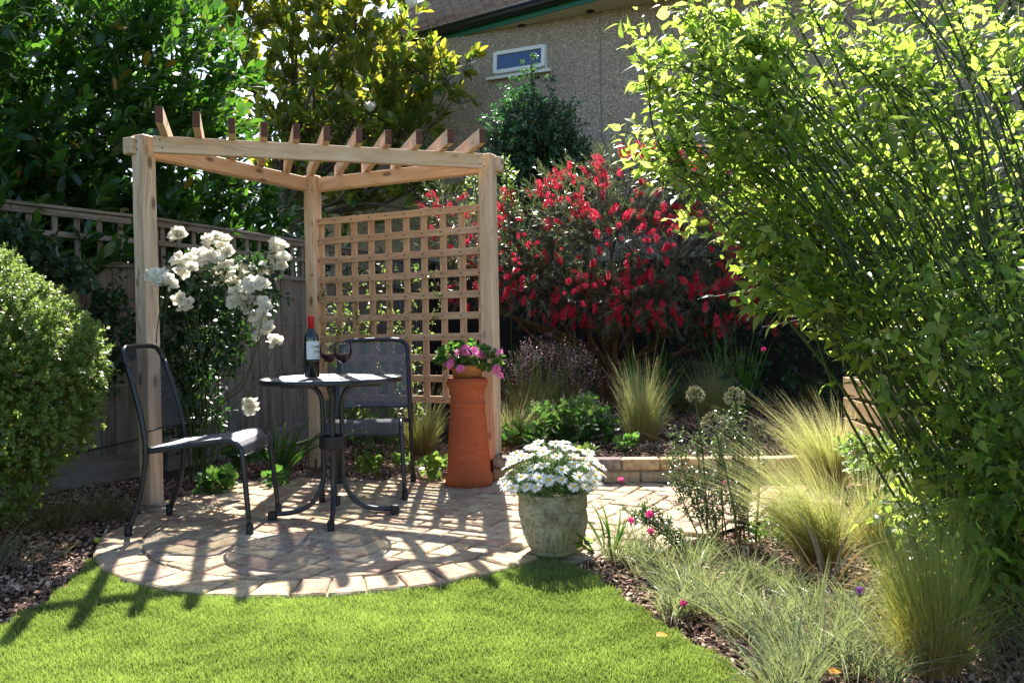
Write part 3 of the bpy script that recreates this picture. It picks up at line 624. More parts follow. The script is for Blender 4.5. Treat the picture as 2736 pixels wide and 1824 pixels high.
# ------------------------------------------------------------------ bistro set
def lattice(mb, fn, U, Vv, nu, nv, wd, inside=None, th=0):
    """expanded-metal mesh: two families of diagonal ribbons on a surface fn(u,v), u in 0..U, v in 0..Vv (metres)"""
    du, dv = U/nu, Vv/nv
    for fam in (1, -1):
        for k in range(-nv, nu+nv+1):
            pts = []
            for j in range(nv*2+1):
                v = j*dv/2; u = k*du+fam*(j*du/2)*1.0 if fam == 1 else k*du-(j*du/2)
                ok = -1e-6 <= u <= U+1e-6 and (inside is None or inside(u, v))
                if ok: pts.append((u, v))
                if (not ok or j == nv*2) and pts:
                    if len(pts) > 1: ribbon(mb, fn, pts, wd, fam)
                    pts = []
def ribbon(mb, fn, pts, wd, fam):
    P = np.array([fn(u, v) for u, v in pts]); e = 1e-3
    Q = np.array([fn(u+e*-fam, v+e*.0) for u, v in pts]); sd_ = nrm(Q-P); T = nrm(np.gradient(P, axis=0)); sd_ = nrm(sd_-(sd_*T).sum(1, keepdims=True)*T)
    nz_ = np.cross(T, sd_); sd_ = nrm(sd_+nz_*.35)
    V = np.concatenate([P-sd_*wd/2, P+sd_*wd/2]); n = len(P); F = [(i, i+1, n+i+1, n+i) for i in range(n-1)]
    mb.add(V, F)
def mk_chair(label, loc, rz):
    o = empty('mesh_chair', label, 'chair', 'graphite mesh chairs at the round table', loc, rz); hwid = .225
    # side view profile (x forward, z up)
    for s in (1, -1):
        # rear leg and upright in one bent tube up to the rounded top of the back
        m = MB(); tube(m, smooth_path([(-.30, s*hwid, .03), (-.245, s*hwid, .18), (-.215, s*(hwid-.002), .36), (-.225, s*(hwid-.006), .50), (-.262, s*(hwid-.012), .66), (-.305, s*(hwid-.02), .80)], 26), .0125, 10); m.build('rear_leg', M['metal'], o, True)
        m = MB(); tube(m, smooth_path([(-.235, s*(hwid-.022), .385), (-.10, s*(hwid-.022), .400), (.08, s*(hwid-.022), .425), (.17, s*(hwid-.022), .428), (.213, s*(hwid-.018), .405), (.232, s*(hwid-.014), .35), (.262, s*hwid, .03)], 30), .0125, 10); m.build('front_leg', M['metal'], o, True)
        for x in (-.303, .263):
            m = MB(); lathe(m, [(.0, 0), (.017, 0), (.0175, .012), (.0165, .05), (.0135, .052)], (x, s*hwid, 0), 12); m.build('foot_cap', M['rubber'], o, True)
    m = MB(); P = [(-.305, .205, .80), (-.318, .200, .835), (-.327, .175, .862), (-.331, .13, .872), (-.333, 0, .875)]; P = P+[(x, -y, z) for x, y, z in P[-2::-1]]
    tube(m, smooth_path(P, 40), .0125, 10); m.build('back_rail', M['metal'], o, True)
    bx = lambda z: np.interp(z, [.46, .50, .58, .66, .74, .80, .835, .875], [-.222, -.226, -.242, -.262, -.286, -.306, -.318, -.333])
    def back(u, v):                                   # bowed back panel
        y = -.205+u; z = .475+v; bow = -.035*math.cos(y/.205*math.pi/2)*math.sin(min(1, (.875-z)/.35)*math.pi/2); return np.array([bx(z)+bow, y, z-.006])
    def inb(u, v): y = abs(-.205+u); z = .475+v; return z < .868 and not (z > .81 and y > .145 and math.hypot(z-.81, y-.145) > .058)
    m = MB(); lattice(m, back, .41, .40, 30, 40, .0044, inb); mm = m.build('back_mesh', M['mesh'], o)
    m = MB(); tube(m, [back(u, 0) for u in np.linspace(0, .41, 14)], .005, 6); m.build('mesh_edge', M['metal'], mm, True)
    px = np.array([-.235, -.10, .08, .16, .20, .222, .232]); pz = np.array([.388, .403, .428, .432, .420, .395, .35]); sl = np.r_[0, np.cumsum(np.hypot(np.diff(px), np.diff(pz)))]
    def seat(u, v): y = -.2+u; d = -.012*math.cos(y/.2*math.pi/2)*math.sin(math.pi*min(1, v/.42)); return np.array([np.interp(v, sl, px), y, np.interp(v, sl, pz)+d+.006])
    m = MB(); lattice(m, seat, .40, sl[-1], 30, 44, .0044); mm = m.build('seat_mesh', M['mesh'], o)
    m = MB(); tube(m, [seat(u, sl[-1]) for u in np.linspace(0, .4, 10)], .005, 6); m.build('mesh_edge', M['metal'], mm, True); m = MB(); tube(m, [seat(u, 0) for u in np.linspace(0, .4, 10)], .006, 6); m.build('mesh_edge', M['metal'], mm, True)
    return o
mk_chair('graphite mesh chair left of the table, seen side-on beside the leafy round bush', (-1.485, 4.115, .005), math.radians(-1))
mk_chair('graphite mesh chair behind the table, facing the camera in front of the trellis', (-.835, 4.86, .005), math.radians(-88))
TC = np.array([-.905, 4.215, .005]); TZ = .70
tab = empty('bistro_table', 'round graphite metal bistro table on four curved legs', 'table', loc=tuple(TC))
m = MB(); lattice(m, lambda u, v: np.array([u-.34, v-.34, TZ-.004]), .68, .68, 54, 54, .0062, lambda u, v: (u-.34)**2+(v-.34)**2 < .334**2); top = m.build('tabletop', M['mesh'], tab)
m = MB(); lathe(m, [(.334, TZ-.001), (.340, TZ+.002), (.348, TZ-.002), (.350, TZ-.012), (.347, TZ-.024), (.339, TZ-.024), (.336, TZ-.010), (.334, TZ-.001)], n=64); m.build('rim', M['metal'], top, True)
for i in range(4):
    a = math.radians(-81+90*i); d = np.array([math.cos(a), math.sin(a), 0]); m = MB()
    P = [d*.245+ZV*(TZ-.038), d*.16+ZV*(TZ-.038), d*.095+ZV*(TZ-.045), d*.058+ZV*(TZ-.085), d*.047+ZV*(TZ-.15), d*.047+ZV*.40, d*.047+ZV*.22, d*.065+ZV*.14, d*.12+ZV*.065, d*.20+ZV*.035, d*.295+ZV*.030]
    tube(m, smooth_path(P, 50), .0125, 10); lg = m.build('leg', M['metal'], tab, True)
    m = MB(); cbox(m, d*.30+ZV*.023, d, np.cross(ZV, d), ZV, (.044, .032, .045), .006); m.build('foot_cap', M['rubber'], lg)
m = MB(); lathe(m, [(.058, .345), (.066, .345), (.067, .352), (.067, .405), (.066, .41), (.058, .41), (.057, .40), (.058, .345)], n=24); m.build('clamp_ring', M['rubber'], tab, True)

# bottle and glasses ---------------------------------------------------
TT = TZ+.008
bp = gz(717, 866, TT); bp[2] = TT
M['bottle'] = plain('dark_bottle_glass', (.006, .012, .008), .06, .9); M['capsule'] = plain('red_foil', (.55, .012, .02), .3, .5); M['paper'] = plain('white_label', (.75, .77, .80), .6)
M['ink'] = plain('label_ink', (.10, .06, .06), .7); M['gold'] = plain('gold_ink', (.35, .25, .12), .6); M['blackpaper'] = plain('black_label', (.012, .012, .016), .6)
bo = empty('wine_bottle', 'dark red wine bottle with white label and red capsule on the table', 'bottle', loc=tuple(bp))
m = MB(); rb = .0375; lathe(m, [(0, .006), (.028, .001), (.035, 0), (rb, .006), (rb, .186), (.0365, .198), (.032, .212), (.023, .226), (.0165, .236), (.0148, .245), (.0145, .26)], n=40); m.build('glass_body', M['bottle'], bo, True)
m = MB(); lathe(m, [(.0148, .243), (.0155, .243), (.0152, .30), (.0158, .301), (.0158, .304), (.015, .306), (0, .3062)], n=32); m.build('capsule', M['capsule'], bo, True)
def cyl_patch(mb, a0, a1, z0, z1, r, n=24):
    V = []
    for i in range(n+1):
        a = a0+(a1-a0)*i/n; V += [(r*math.sin(a), -r*math.cos(a), z0), (r*math.sin(a), -r*math.cos(a), z1)]
    mb.add(V, [(2*i, 2*i+2, 2*i+3, 2*i+1) for i in range(n)])
LA = math.radians(66)                                     # the label is turned away to the right
m = MB(); cyl_patch(m, LA-1.62, LA+1.62, .090, .180, rb+.0004); lab = m.build('label', M['paper'], bo, True)
m = MB(); cyl_patch(m, LA-1.10, LA+1.10, .0745, .088, rb+.0004); lb2 = m.build('lower_label', M['blackpaper'], bo, True)
def curved_text(txt, size, z, mat, parent, r, bold=0):
    cu = bpy.data.curves.new('t', 'FONT'); cu.body = txt; cu.size = size; cu.align_x = 'CENTER'; cu.offset = bold; ob = bpy.data.objects.new('t', cu); COL.objects.link(ob)
    dg = bpy.context.evaluated_depsgraph_get(); me = bpy.data.meshes.new_from_object(ob.evaluated_get(dg)); bpy.data.objects.remove(ob)
    for v in me.vertices: a = LA+v.co.x/r; zz = z+v.co.y; v.co = (r*math.sin(a), -r*math.cos(a), zz)
    me.materials.clear(); me.materials.append(mat); q = bpy.data.objects.new('lettering', me); COL.objects.link(q); q.parent = parent
curved_text('Casillero', .020, .147, M['ink'], lab, rb+.001, .0003); curved_text('del', .010, .138, M['ink'], lab, rb+.001); curved_text('Diablo', .020, .122, M['ink'], lab, rb+.001, .0003)
curved_text('CONCHA Y TORO', .0085, .078, M['gold'], lb2, rb+.001)
m = MB()
for z in (.1145, .1075, .103, .0985, .094): cyl_patch(m, LA-.95, LA+.95, z, z+.0006, rb+.0008)
m.build('fine_print', M['ink'], lab)
t = NT('clear_glass'); t.p.inputs['Transmission Weight'].default_value = 1; t.p.inputs['IOR'].default_value = 1.45; t.base((.98, .98, .98), .0, .5)
t2 = t.n('BsdfTransparent'); lw = t.n('LayerWeight', i_Blend=.2); gl = t.n('BsdfGlossy', i_Roughness=.02); mx = t.n('MixShader'); t.l(lw.outputs['Fresnel'], mx.inputs[0]); t.l(t2.outputs[0], mx.inputs[1]); t.l(gl.outputs[0], mx.inputs[2]); t.l(mx.outputs[0], t.out.inputs[0]); t2.inputs[0].default_value = (.95, .96, .97, 1)
M['glass'] = t.m; M['wine'] = plain('red_wine', (.05, .001, .006), .05, .8)
t = NT('red_wine_edge'); tr2 = t.n('BsdfTranslucent'); tr2.inputs[0].default_value = (.8, .01, .03, 1); t.base((.2, .0, .01), .05, .8); mx = t.n('MixShader', i_0=.6); t.l(t.p.outputs[0], mx.inputs[1]); t.l(tr2.outputs[0], mx.inputs[2]); t.l(mx.outputs[0], t.out.inputs[0]); M['wine2'] = t.m
for (u, v), lb in (((756, 864), 'left wine glass, next to the bottle, part-filled with red wine'), ((789, 865), 'right wine glass, farther from the bottle, part-filled with red wine')):
    p = gz(u, v, TT); p[2] = TT; o = empty('wine_glass', lb, 'glass', 'wine glasses on the round table', tuple(p))
    m = MB(); lathe(m, [(.033, 0), (.033, .001), (.02, .004), (.006, .009), (.0045, .02), (.0055, .045), (.0075, .062), (.006, .068)], n=28); lathe(m, [(0, .0005), (.033, .0002)], n=28); m.build('stem', M['glass'], o, True)
    m = MB(); lathe(m, [(.004, .067), (.012, .070), (.028, .085), (.040, .102), (.0435, .117), (.0425, .137), (.0395, .157), (.0385, .166)], n=36); m.build('bowl', M['glass'], o, True)
    m = MB(); tube(m, [(.0385*math.cos(q), .0385*math.sin(q), .166) for q in np.linspace(0, 2*math.pi, 37)], .0006, 4, cap=False); m.build('bowl_rim', M['glass'], o, True)
    m = MB(); lathe(m, [(.0265, .0845), (.039, .1025), (.0424, .116), (.042, .1165), (0, .1163)], n=36, m=0); lathe(m, [(0, .070), (.0115, .0715), (.0265, .0845)], n=36, m=1); m.build('wine', [M['wine'], M['wine2']], o, True)

# ------------------------------------------------------------------ chimney pot, geranium, stone planter
cp = (-.272, 5.045, .004); m = MB()
def crk(r, z, a): return r*(1+.004*math.sin(3*a+z*9)), z
lathe(m, [(0, .0), (.136, 0), (.1425, .006), (.1435, .055), (.140, .066), (.1325, .071), (.1305, .08), (.125, .18), (.1165, .32), (.104, .455), (.1025, .468), (.1085, .475), (.111, .484), (.1085, .493), (.1025, .500), (.101, .52), (.103, .55), (.107, .572), (.122, .600), (.1245, .612), (.117, .636), (.111, .640), (.10, .640), (.095, .60), (.095, .3)], n=48, fn=crk)
o = m.build('chimney_pot', M['terra'], None, True); o.location = cp; tag(o, 'tall orange terracotta chimney pot standing beside the right pergola post', 'chimney pot')
gp = (-.272, 5.045, .645); pg = empty('potted_geranium', 'pink-flowered geranium in a small clay pot on top of the chimney pot', 'potted plant', loc=gp)
m = MB(); lathe(m, [(0, 0), (.082, 0), (.090, .045), (.098, .048), (.100, .075), (.096, .078), (.088, .076), (.084, .05), (.0, .05)], n=36); m.build('pot', M['terra2'], pg, True)
M['ger_leaf'] = leaf_mat('geranium_leaf', [(0, (0.020, 0.068, 0.014)), (.5, (0.034, 0.102, 0.020)), (1, (0.061, 0.150, 0.027))], ((.15, .40, .05), (.35, .6, .1)), .35, .5, .4)
M['pink'] = leaf_mat('pink_petal', [(0, (.70, .12, .40)), (1, (.85, .30, .58))], ((.9, .15, .5), (.95, .4, .7)), .4, .6, .2)
P, D, r = blob_pts([(0, 0, .13, .13, .12, .075), (-.10, -.03, .12, .07, .06, .05), (.12, -.02, .10, .07, .06, .06)], 240, .7); m = MB()
foliage(m, P, nrm(D+np.array([0, 0, .5])), .02, 2, lobed_tpl(), .045, 1.2, ms=1, twr=.0012, upn=1.2); m.build('foliage', [M['ger_leaf'], M['greenstem']], pg)
five = []; pf = leaf_tpl(3, .5, .66, .8, .1, .3)
def floret(mb, c, nd, R_, n=5, tpl=pf):
    nd = nrm(nd); x = nrm(np.cross(nd, [.3, .2, 1])); y = np.cross(nd, x); a = np.arange(n)*2*math.pi/n+random.random(); Y = x[None]*np.cos(a)[:, None]+y[None]*np.sin(a)[:, None]+nd[None]*.25
    X, Y, Z = frame(Y, np.tile(nd, (n, 1))); inst(mb, tpl[0], tpl[1], np.tile(c, (n, 1)), X, Y, Z, np.full(n, R_))
for u, v, k in ((1070, 802, 9), (1052, 812, 5), (1090, 806, 7), (1106, 815, 10), (1072, 818, 6), (1036, 832, 10), (1028, 838, 6), (1058, 848, 8), (1147, 812, 5), (1140, 848, 9), (1146, 860, 6)):
    c = at(u, v, 4.94+random.uniform(-.05, .05))-np.array(gp); m = MB(); base = np.array([c[0]*.4, c[1]*.4, .09]); tube(m, smooth_path([base, (c+base)/2+np.array([0, 0, .02]), c-np.array([0, 0, .01])], 8), .0014, 5, m=1)
    for _ in range(k): dd = nrm(np.array([random.gauss(0, 1), random.gauss(0, 1)-.5, random.gauss(.4, .8)])); floret(m, c+dd*.022, dd, .021)
    m.build('flower_head', [M['pink'], M['greenstem']], pg)

pl = (.157, 3.49, .004); pd = empty('potted_daisy', 'white marguerite daisies in a carved lichen-stained stone planter', 'potted plant', loc=pl)
def carve(r, z, a):
    d = 0; s = z/.255
    if .10 < s < .70:                                      # interlaced arches and leaf swags
        q = (a*5/(2*math.pi)) % 1; y = (s-.10)/.60; cxx = abs(q-.5)*2; arc = math.sqrt(max(0, 1-(y*.95)**2)); e = abs(cxx-arc*.92)
        d += .012*math.exp(-(e/.07)**2)+.005*math.exp(-(abs(cxx-arc*.62)/.06)**2)
        d += .004*math.sin(a*32+s*30)*math.sin(s*45)*(cxx < arc*.5)+.004*(math.sin(a*30-s*40) > .3)*(cxx > arc)
    if .78 < s < .93: d += .003*abs(math.sin(a*16))*math.sin((s-.78)/.15*math.pi)
    if s > .975: d += .002*math.sin(a*60)
    return r+d, z+(.0015*math.sin(a*45) if s > .97 else 0)
prof = [(0, 0), (.088, 0), (.094, .004), (.096, .014), (.094, .020)]+[(float(np.interp(z, [.02, .04, .08, .12, .16, .185], [.096, .106, .122, .131, .136, .137])), float(z)) for z in np.linspace(.022, .183, 44)]
prof += [(.139, .186), (.1435, .190), (.1445, .195), (.141, .199)]+[(.140, z) for z in np.linspace(.201, .236, 8)]+[(.143, .239), (.148, .243), (.1495, .250), (.148, .256), (.142, .2575), (.134, .256), (.130, .248), (.127, .22), (0, .22)]
m = MB(); lathe(m, prof, n=220, fn=carve); m.build('planter', M['stone'], pd, True)
M['daisy_leaf'] = leaf_mat('daisy_leaf', [(0, (0.027, 0.075, 0.024)), (.5, (0.054, 0.116, 0.041)), (1, (0.102, 0.177, 0.068))], ((.2, .4, .08), (.35, .55, .15)), .3, .6, .3)
M['petal'] = leaf_mat('white_petal', [(0, (.80, .80, .78)), (1, (.88, .88, .86))], ((.85, .85, .8), (.9, .9, .85)), .35, .6, .2)
M['yolk'] = plain('yellow_disc', (.75, .50, .03), .8, .1)
P, D, r = blob_pts([(0, 0, .28, .165, .165, .13)], 1500, .75); k = P[:, 2] > .262-.015*rnd(len(P)); P, D = P[k], D[k]; m = MB()
foliage(m, P*[1, 1, 1]-D*.02, nrm(D+np.array([0, 0, .4])+RS.normal(0, .3, D.shape)), .05, 7, leaf_tpl(2, .16, .6, 1, .2, .2), .028, 1.0, ms=1, twr=.0009)
P = np.array([[math.cos(a)*r_, math.sin(a)*r_, .268] for a, r_ in zip(rnd(160, 0, 6.28), rnd(160, .08, .13))]); foliage(m, P, nrm(P*[1, 1, 0]+np.array([0, 0, .02])+RS.normal(0, .03, P.shape)), .035, 7, leaf_tpl(2, .16, .6, 1, .2, .2), .026, 1.0)
m.build('foliage', [M['daisy_leaf'], M['greenstem']], pd)
dm = []
for q in range(3):
    m = MB(); n = 19; a = np.arange(n)*2*math.pi/n+RS.normal(0, .05, n); Y = np.stack([np.cos(a), np.sin(a), rnd(n, -.15, .22)-.1*(q == 2)], -1); X, Y, Z = frame(Y, np.tile([0, 0, 1.], (n, 1)))
    inst(m, *leaf_tpl(3, .30, .6, .8, .1, .12), Y*.0045, X, Y, Z, .0215*rnd(n, .9, 1.08), m=0)
    lathe(m, [(0, .0045), (.003, .0042), (.0055, .0022), (.0065, 0), (.004, -.002)], n=12, m=1); tube(m, [(0, 0, -.001), (.003, .001, -.05)], .0009, 4, m=2); dm.append(m.build('daisy_flower', [M['petal'], M['yolk'], M['greenstem']], pd))
fl = []
tries = 0
while len(fl) < 62 and tries < 6000:
    tries += 1; d = nrm(np.array([random.gauss(0, 1), random.gauss(-.35, 1), abs(random.gauss(.3, .8))])); p = np.array([0, 0, .29])+d*np.array([.205, .19, .165])*random.uniform(.9, 1.08)
    if p[2] < .27 or any(np.linalg.norm(p-q) < .036 for q, _ in fl): continue
    fl.append((p, nrm(d*np.array([.5, .5, .6])+np.array([random.gauss(0, .12), -.12+random.gauss(0, .12), .75]))))
for i, (p, d) in enumerate(fl):
    o = dm[i] if i < 3 else dm[i % 3].copy()
    if i >= 3: COL.objects.link(o); o.parent = pd
    o.location = tuple(p); o.rotation_mode = 'QUATERNION'; o.rotation_quaternion = Vector(d).to_track_quat('Z', 'Y'); s = random.uniform(1.0, 1.3); o.scale = (s, s, s)

# ------------------------------------------------------------------ slatted planter and table at the right
cr = empty('slatted_planter', 'orange-brown slatted timber planter box half hidden behind the right-hand bush', 'planter', loc=(1.83, 4.20, 0), rz=math.radians(-6))
for k in range(5):
    m = MB(); z = .06+k*.117; bar(m, (0, 0, z+.046), (1.25, 0, z+.046), .022, .094); bar(m, (0.012, .02, z+.046), (.012, .62, z+.046), .022, .094, ch=.002); bar(m, (0.0, .64, z+.046), (1.25, .64, z+.046), .022, .094); m.build('slat', M['crate'], cr)
for x in (.04, .62, 1.2): 
    m = MB(); cbox(m, (x, .035, .33), (1, 0, 0), (0, 1, 0), (0, 0, 1), (.045, .045, .66), .003); m.build('corner_post', M['crate'], cr)
m = MB(); m.add([(.02, .02, .56), (1.24, .02, .56), (1.24, .63, .56), (.02, .63, .56)], [(0, 1, 2, 3)]); m.build('soil_fill', M['soil'], cr)
tb_ = empty('timber_table', 'pale-topped timber table catching the sun behind the slatted planter', 'table', loc=(3.08, 5.35, 0), rz=math.radians(-4))
M['paletop'] = wood('bleached_tabletop', (.72, .68, .6), (.66, .6, .5), (.55, .47, .38), knots=False)
for k in range(6): 
    m = MB(); bar(m, (-.75, -.33+k*.125, .70), (1.2, -.33+k*.125, .70), .118, .026); m.build('top_board', M['paletop'], tb_)
for x in (-.68, 1.12):
    for y in (-.3, .26): m = MB(); cbox(m, (x, y, .343), (1, 0, 0), (0, 1, 0), (0, 0, 1), (.06, .06, .685), .004); m.build('leg', M['crate'], tb_)

# ================================================================== planting
M['laurel'] = leaf_mat('laurel_leaf', [(0, (0.009, 0.033, 0.008)), (.5, (0.017, 0.054, 0.011)), (.8, (0.030, 0.084, 0.017)), (.97, (0.054, 0.122, 0.022)), (1, (0.342, 0.168, 0.016))], ((.09, .32, .02), (.28, .60, .05)), .22, .3, .5)
M['magnolia'] = leaf_mat('magnolia_leaf', [(0, (.02, .06, .018)), (.5, (.035, .09, .022)), (.8, (.07, .13, .03)), (1, (.12, .16, .04))], ((.14, .32, .03), (.82, .72, .06)), .42, .2, .8, back=(.09, .125, .035))
M['holly'] = leaf_mat('holly_leaf', [(0, (.015, .055, .026)), (.6, (.03, .09, .036)), (1, (.07, .16, .05))], ((.06, .22, .06), (.16, .38, .09)), .3, .2, .8)
M['box'] = leaf_mat('small_bush_leaf', [(0, (0.049, 0.109, 0.020)), (.5, (0.088, 0.168, 0.029)), (.85, (0.148, 0.217, 0.049)), (1, (0.217, 0.128, 0.049))], ((.25, .42, .06), (.48, .60, .15)), .35, .33, .6)
M['kerria'] = leaf_mat('serrated_leaf', [(0, (0.022, 0.059, 0.013)), (.5, (0.033, 0.086, 0.015)), (.9, (0.061, 0.122, 0.024)), (1, (0.245, 0.153, 0.024))], ((.36, .60, .05), (.72, .86, .18)), .50, .36, .4)
M['rose_leaf'] = leaf_mat('rose_leaf', [(0, (0.012, 0.031, 0.013)), (.6, (0.020, 0.049, 0.017)), (1, (0.041, 0.081, 0.023))], ((.05, .17, .03), (.14, .34, .05)), .22, .35, .5)
M['rose'] = leaf_mat('cream_white_petal', [(0, (.88, .84, .72)), (.5, (.92, .90, .83)), (1, (.94, .93, .88))], ((.95, .92, .78), (.98, .96, .88)), .42, .6, .2)
M['needle'] = leaf_mat('bottlebrush_leaf', [(0, (.035, .055, .035)), (.6, (.065, .09, .05)), (.9, (.12, .15, .08)), (1, (.20, .12, .08))], ((.12, .22, .06), (.28, .34, .12)), .25, .3, .6)
M['red'] = leaf_mat('red_stamen', [(0, (.46, .006, .03)), (.6, (.66, .012, .06)), (1, (.86, .14, .22))], ((.75, .01, .06), (.95, .10, .2)), .4, .45, .4)
M['limeleaf'] = leaf_mat('light_green_leaf', [(0, (0.041, 0.102, 0.014)), (.6, (0.068, 0.150, 0.020)), (1, (0.109, 0.190, 0.034))], ((.26, .44, .07), (.46, .62, .14)), .34, .4, .4)
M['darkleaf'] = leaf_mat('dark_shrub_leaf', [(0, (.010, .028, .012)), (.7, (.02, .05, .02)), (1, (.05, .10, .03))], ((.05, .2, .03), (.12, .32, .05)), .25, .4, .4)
M['lobed'] = leaf_mat('lobed_leaf', [(0, (0.020, 0.061, 0.017)), (.6, (0.034, 0.088, 0.024)), (1, (0.061, 0.129, 0.034))], ((.15, .4, .05), (.3, .55, .1)), .3, .5, .35)
M['hebe'] = leaf_mat('tiny_glossy_leaf', [(0, (.03, .06, .03)), (.6, (.05, .09, .04)), (1, (.10, .14, .06))], ((.12, .25, .06), (.25, .4, .1)), .25, .25, .6)
M['sword'] = blade_mat('sword_leaf', [(0, (.05, .12, .02)), (.5, (.09, .22, .03)), (1, (.10, .24, .035))], (1.6, 1.9, .8), .45, .4, .4, .6)  # greens brightened in place of backlight that the bottlebrush blocks
M['strap'] = blade_mat('strap_leaf', [(0, (.10, .12, .05)), (.3, (.05, .12, .03)), (.85, (.07, .15, .03)), (1, (.25, .16, .05))], (1.6, 1.8, .7), .35, .4, .4, .5)
M['feather'] = blade_mat('feather_grass', [(0, (.38, .22, .07)), (.22, (.36, .27, .09)), (.5, (.24, .28, .08)), (.78, (.42, .42, .22)), (1, (.72, .68, .48))], (1.3, 1.3, .9), .45, .45, .4, .6)
M['feather_g'] = blade_mat('green_feather_grass', [(0, (.40, .26, .09)), (.3, (.28, .26, .07)), (.7, (.24, .29, .08)), (1, (.48, .47, .28))], (1.4, 1.4, .8), .45, .45, .4, .6)
M['brownsedge'] = blade_mat('brown_sedge', [(0, (.16, .11, .055)), (.4, (.14, .15, .075)), (.8, (.24, .20, .11)), (1, (.40, .26, .13))], (1.3, 1.2, .8), .3, .5, .4, .8)
t = NT('variegated_sedge'); e = t.ramp(t.attr('rv', 2), [(.14, (.62, .60, .38)), (.22, (.045, .10, .025)), (.78, (.035, .08, .022)), (.86, (.62, .60, .38))])
k = t.math('MULTIPLY_ADD', t.attr('rv', 0), .6); k.node.inputs[2].default_value = .65; cb = t.n('CombineColor'); [t.l(k, cb.inputs[i]) for i in range(3)]
e = t.mix(1., e, cb.outputs[0], 'MULTIPLY'); e = t.mix(t.ramp(t.attr('rv', 1), [(.86, (0, 0, 0)), (1, (.8, .8, .8))]), e, (.40, .22, .08)); t.base(e, .4, .5)
tr = t.n('BsdfTranslucent'); t.l(t.mix(1., e, (1.2, 1.3, .8), 'MULTIPLY'), tr.inputs[0]); mx = t.n('MixShader', i_0=.35); t.l(t.p.outputs[0], mx.inputs[1]); t.l(tr.outputs[0], mx.inputs[2]); t.l(mx.outputs[0], t.out.inputs[0]); M['sedge'] = t.m
M['bronze'] = blade_mat('bronze_strap_leaf', [(0, (.20, .12, .05)), (.4, (.20, .17, .10)), (1, (.34, .29, .22))], (1.3, 1.1, .8), .25, .3, .6, .6)
M['magenta'] = leaf_mat('magenta_petal', [(0, (.55, .02, .18)), (1, (.75, .05, .30))], ((.9, .02, .25), (.95, .1, .4)), .4, .6, .2)
M['purple'] = leaf_mat('purple_petal', [(0, (.12, .01, .22)), (1, (.25, .03, .40))], ((.3, .02, .5), (.4, .05, .6)), .35, .6, .2)
M['mauve'] = leaf_mat('dusty_pink_flower', [(0, (.42, .22, .30)), (1, (.62, .40, .48))], ((.6, .3, .42), (.75, .5, .6)), .35, .6, .2)
M['seed'] = plain('seedhead', (.36, .33, .20), .8, .2, nz=.3)
T_laurel = leaf_tpl(5, .37, .57, .7, .18, .18); T_small = leaf_tpl(3, .52, .52, .75, .15, .18); T_kerria = leaf_tpl(6, .50, .34, 1.25, .22, .34, .09); T_holly = leaf_tpl(3, .5, .5, .8, .4, .25, .2); T_need = leaf_tpl(1, .1); T_lob = lobed_tpl(17, 7, .2, .15)
T_need = (np.array([(-.06, 0, 0), (.06, 0, 0), (.05, .6, -.03), (-.05, .6, -.03), (0, 1, -.1)]), [(0, 1, 2, 3), (3, 2, 4)])

def limbs(mb, base, tips, r0, r1=.006, sag=.0, wob=.06, split=.35, m=0, sides=7):
    """branching trunk: every tip is reached by a curve that leaves the base together"""
    base = np.asarray(base, float)
    for q in tips:
        q = np.asarray(q, float); d = q-base; L = np.linalg.norm(d); a = base+np.array([d[0]*.12, d[1]*.12, d[2]*split])+RS.normal(0, wob*.4, 3); b = base+d*.66+RS.normal(0, wob, 3)+np.array([0, 0, sag*L])
        P = smooth_path([base+RS.normal(0, r0*.6, 3)*[1, 1, 0], a, b, q], 16); tube(mb, P, np.linspace(r0, r1, len(P)), sides, m=m, R=random.random())

# ---- laurel behind the fence
def fence_pt(s): return K+(db if s > 0 else da)*s
lau = empty('laurel_bush', 'huge dark glossy laurel towering behind the lattice-topped fence at the left', 'bush', loc=(0, 0, 0))
blobs = []
for s, off, z, rx, ry, rz in ((-2.2, .75, 2.3, .8, .7, 1.0), (-1.4, .8, 2.55, .85, .75, 1.0), (-.6, .85, 2.5, .85, .75, 1.1), (.0, .9, 2.7, .8, .75, 1.05), (.6, .9, 2.6, .75, .7, 1.1), (1.1, .95, 2.1, .65, .6, .9), (-1.8, .8, 1.3, .9, .7, .8), (-.8, .8, 1.4, .9, .7, .8), (.2, .85, 1.4, .9, .7, .8), (1.2, .9, 1.35, .65, .6, .6), (1.75, .9, 1.45, .45, .5, .5), (.75, .5, 3.1, .5, .5, .35), (-1.0, .7, 3.25, .6, .5, .25), (-2.2, 2.0, 2.0, .9, .8, 1.4), (-1.2, 2.1, 2.0, .9, .8, 1.4), (-.3, 2.0, 2.1, .8, .8, 1.4), (.3, 1.9, 1.6, .7, .8, 1.2), (1.5, .9, 2.6, .35, .4, .45), (2.0, .9, 1.95, .35, .4, .4)):
    p = fence_pt(s); n_ = np.array([-(db if s > 0 else da)[1], (db if s > 0 else da)[0], 0]); p = p+n_*off; blobs.append((p[0], p[1], z, rx, ry, rz))
P, D, r = blob_pts(blobs, 4300, .55); m = MB(); pu = (P-np.array([0, 0, CH])); pz = pu@fw; uu = (1368+FS*(pu@rt)/pz)*2352/2736; vv = (912-FS*(pu@up)/pz)*2352/2736
k = (uu < 385) | (vv > np.interp(uu, [385, 450, 520, 600, 660, 720], [-120, 20, 120, 260, 430, 540])); P, D = P[k], D[k]
D = nrm(D*.8+np.array([.25, -.1, .75])+RS.normal(0, .3, D.shape)); foliage(m, P, D, rnd(len(P), .18, .36), 9, T_laurel, .152, .75, ms=1, twr=.004, upn=.6, svar=.4)
lau_c = m.build('foliage', [M['laurel'], M['greenstem']], lau, True)
m = MB(); 
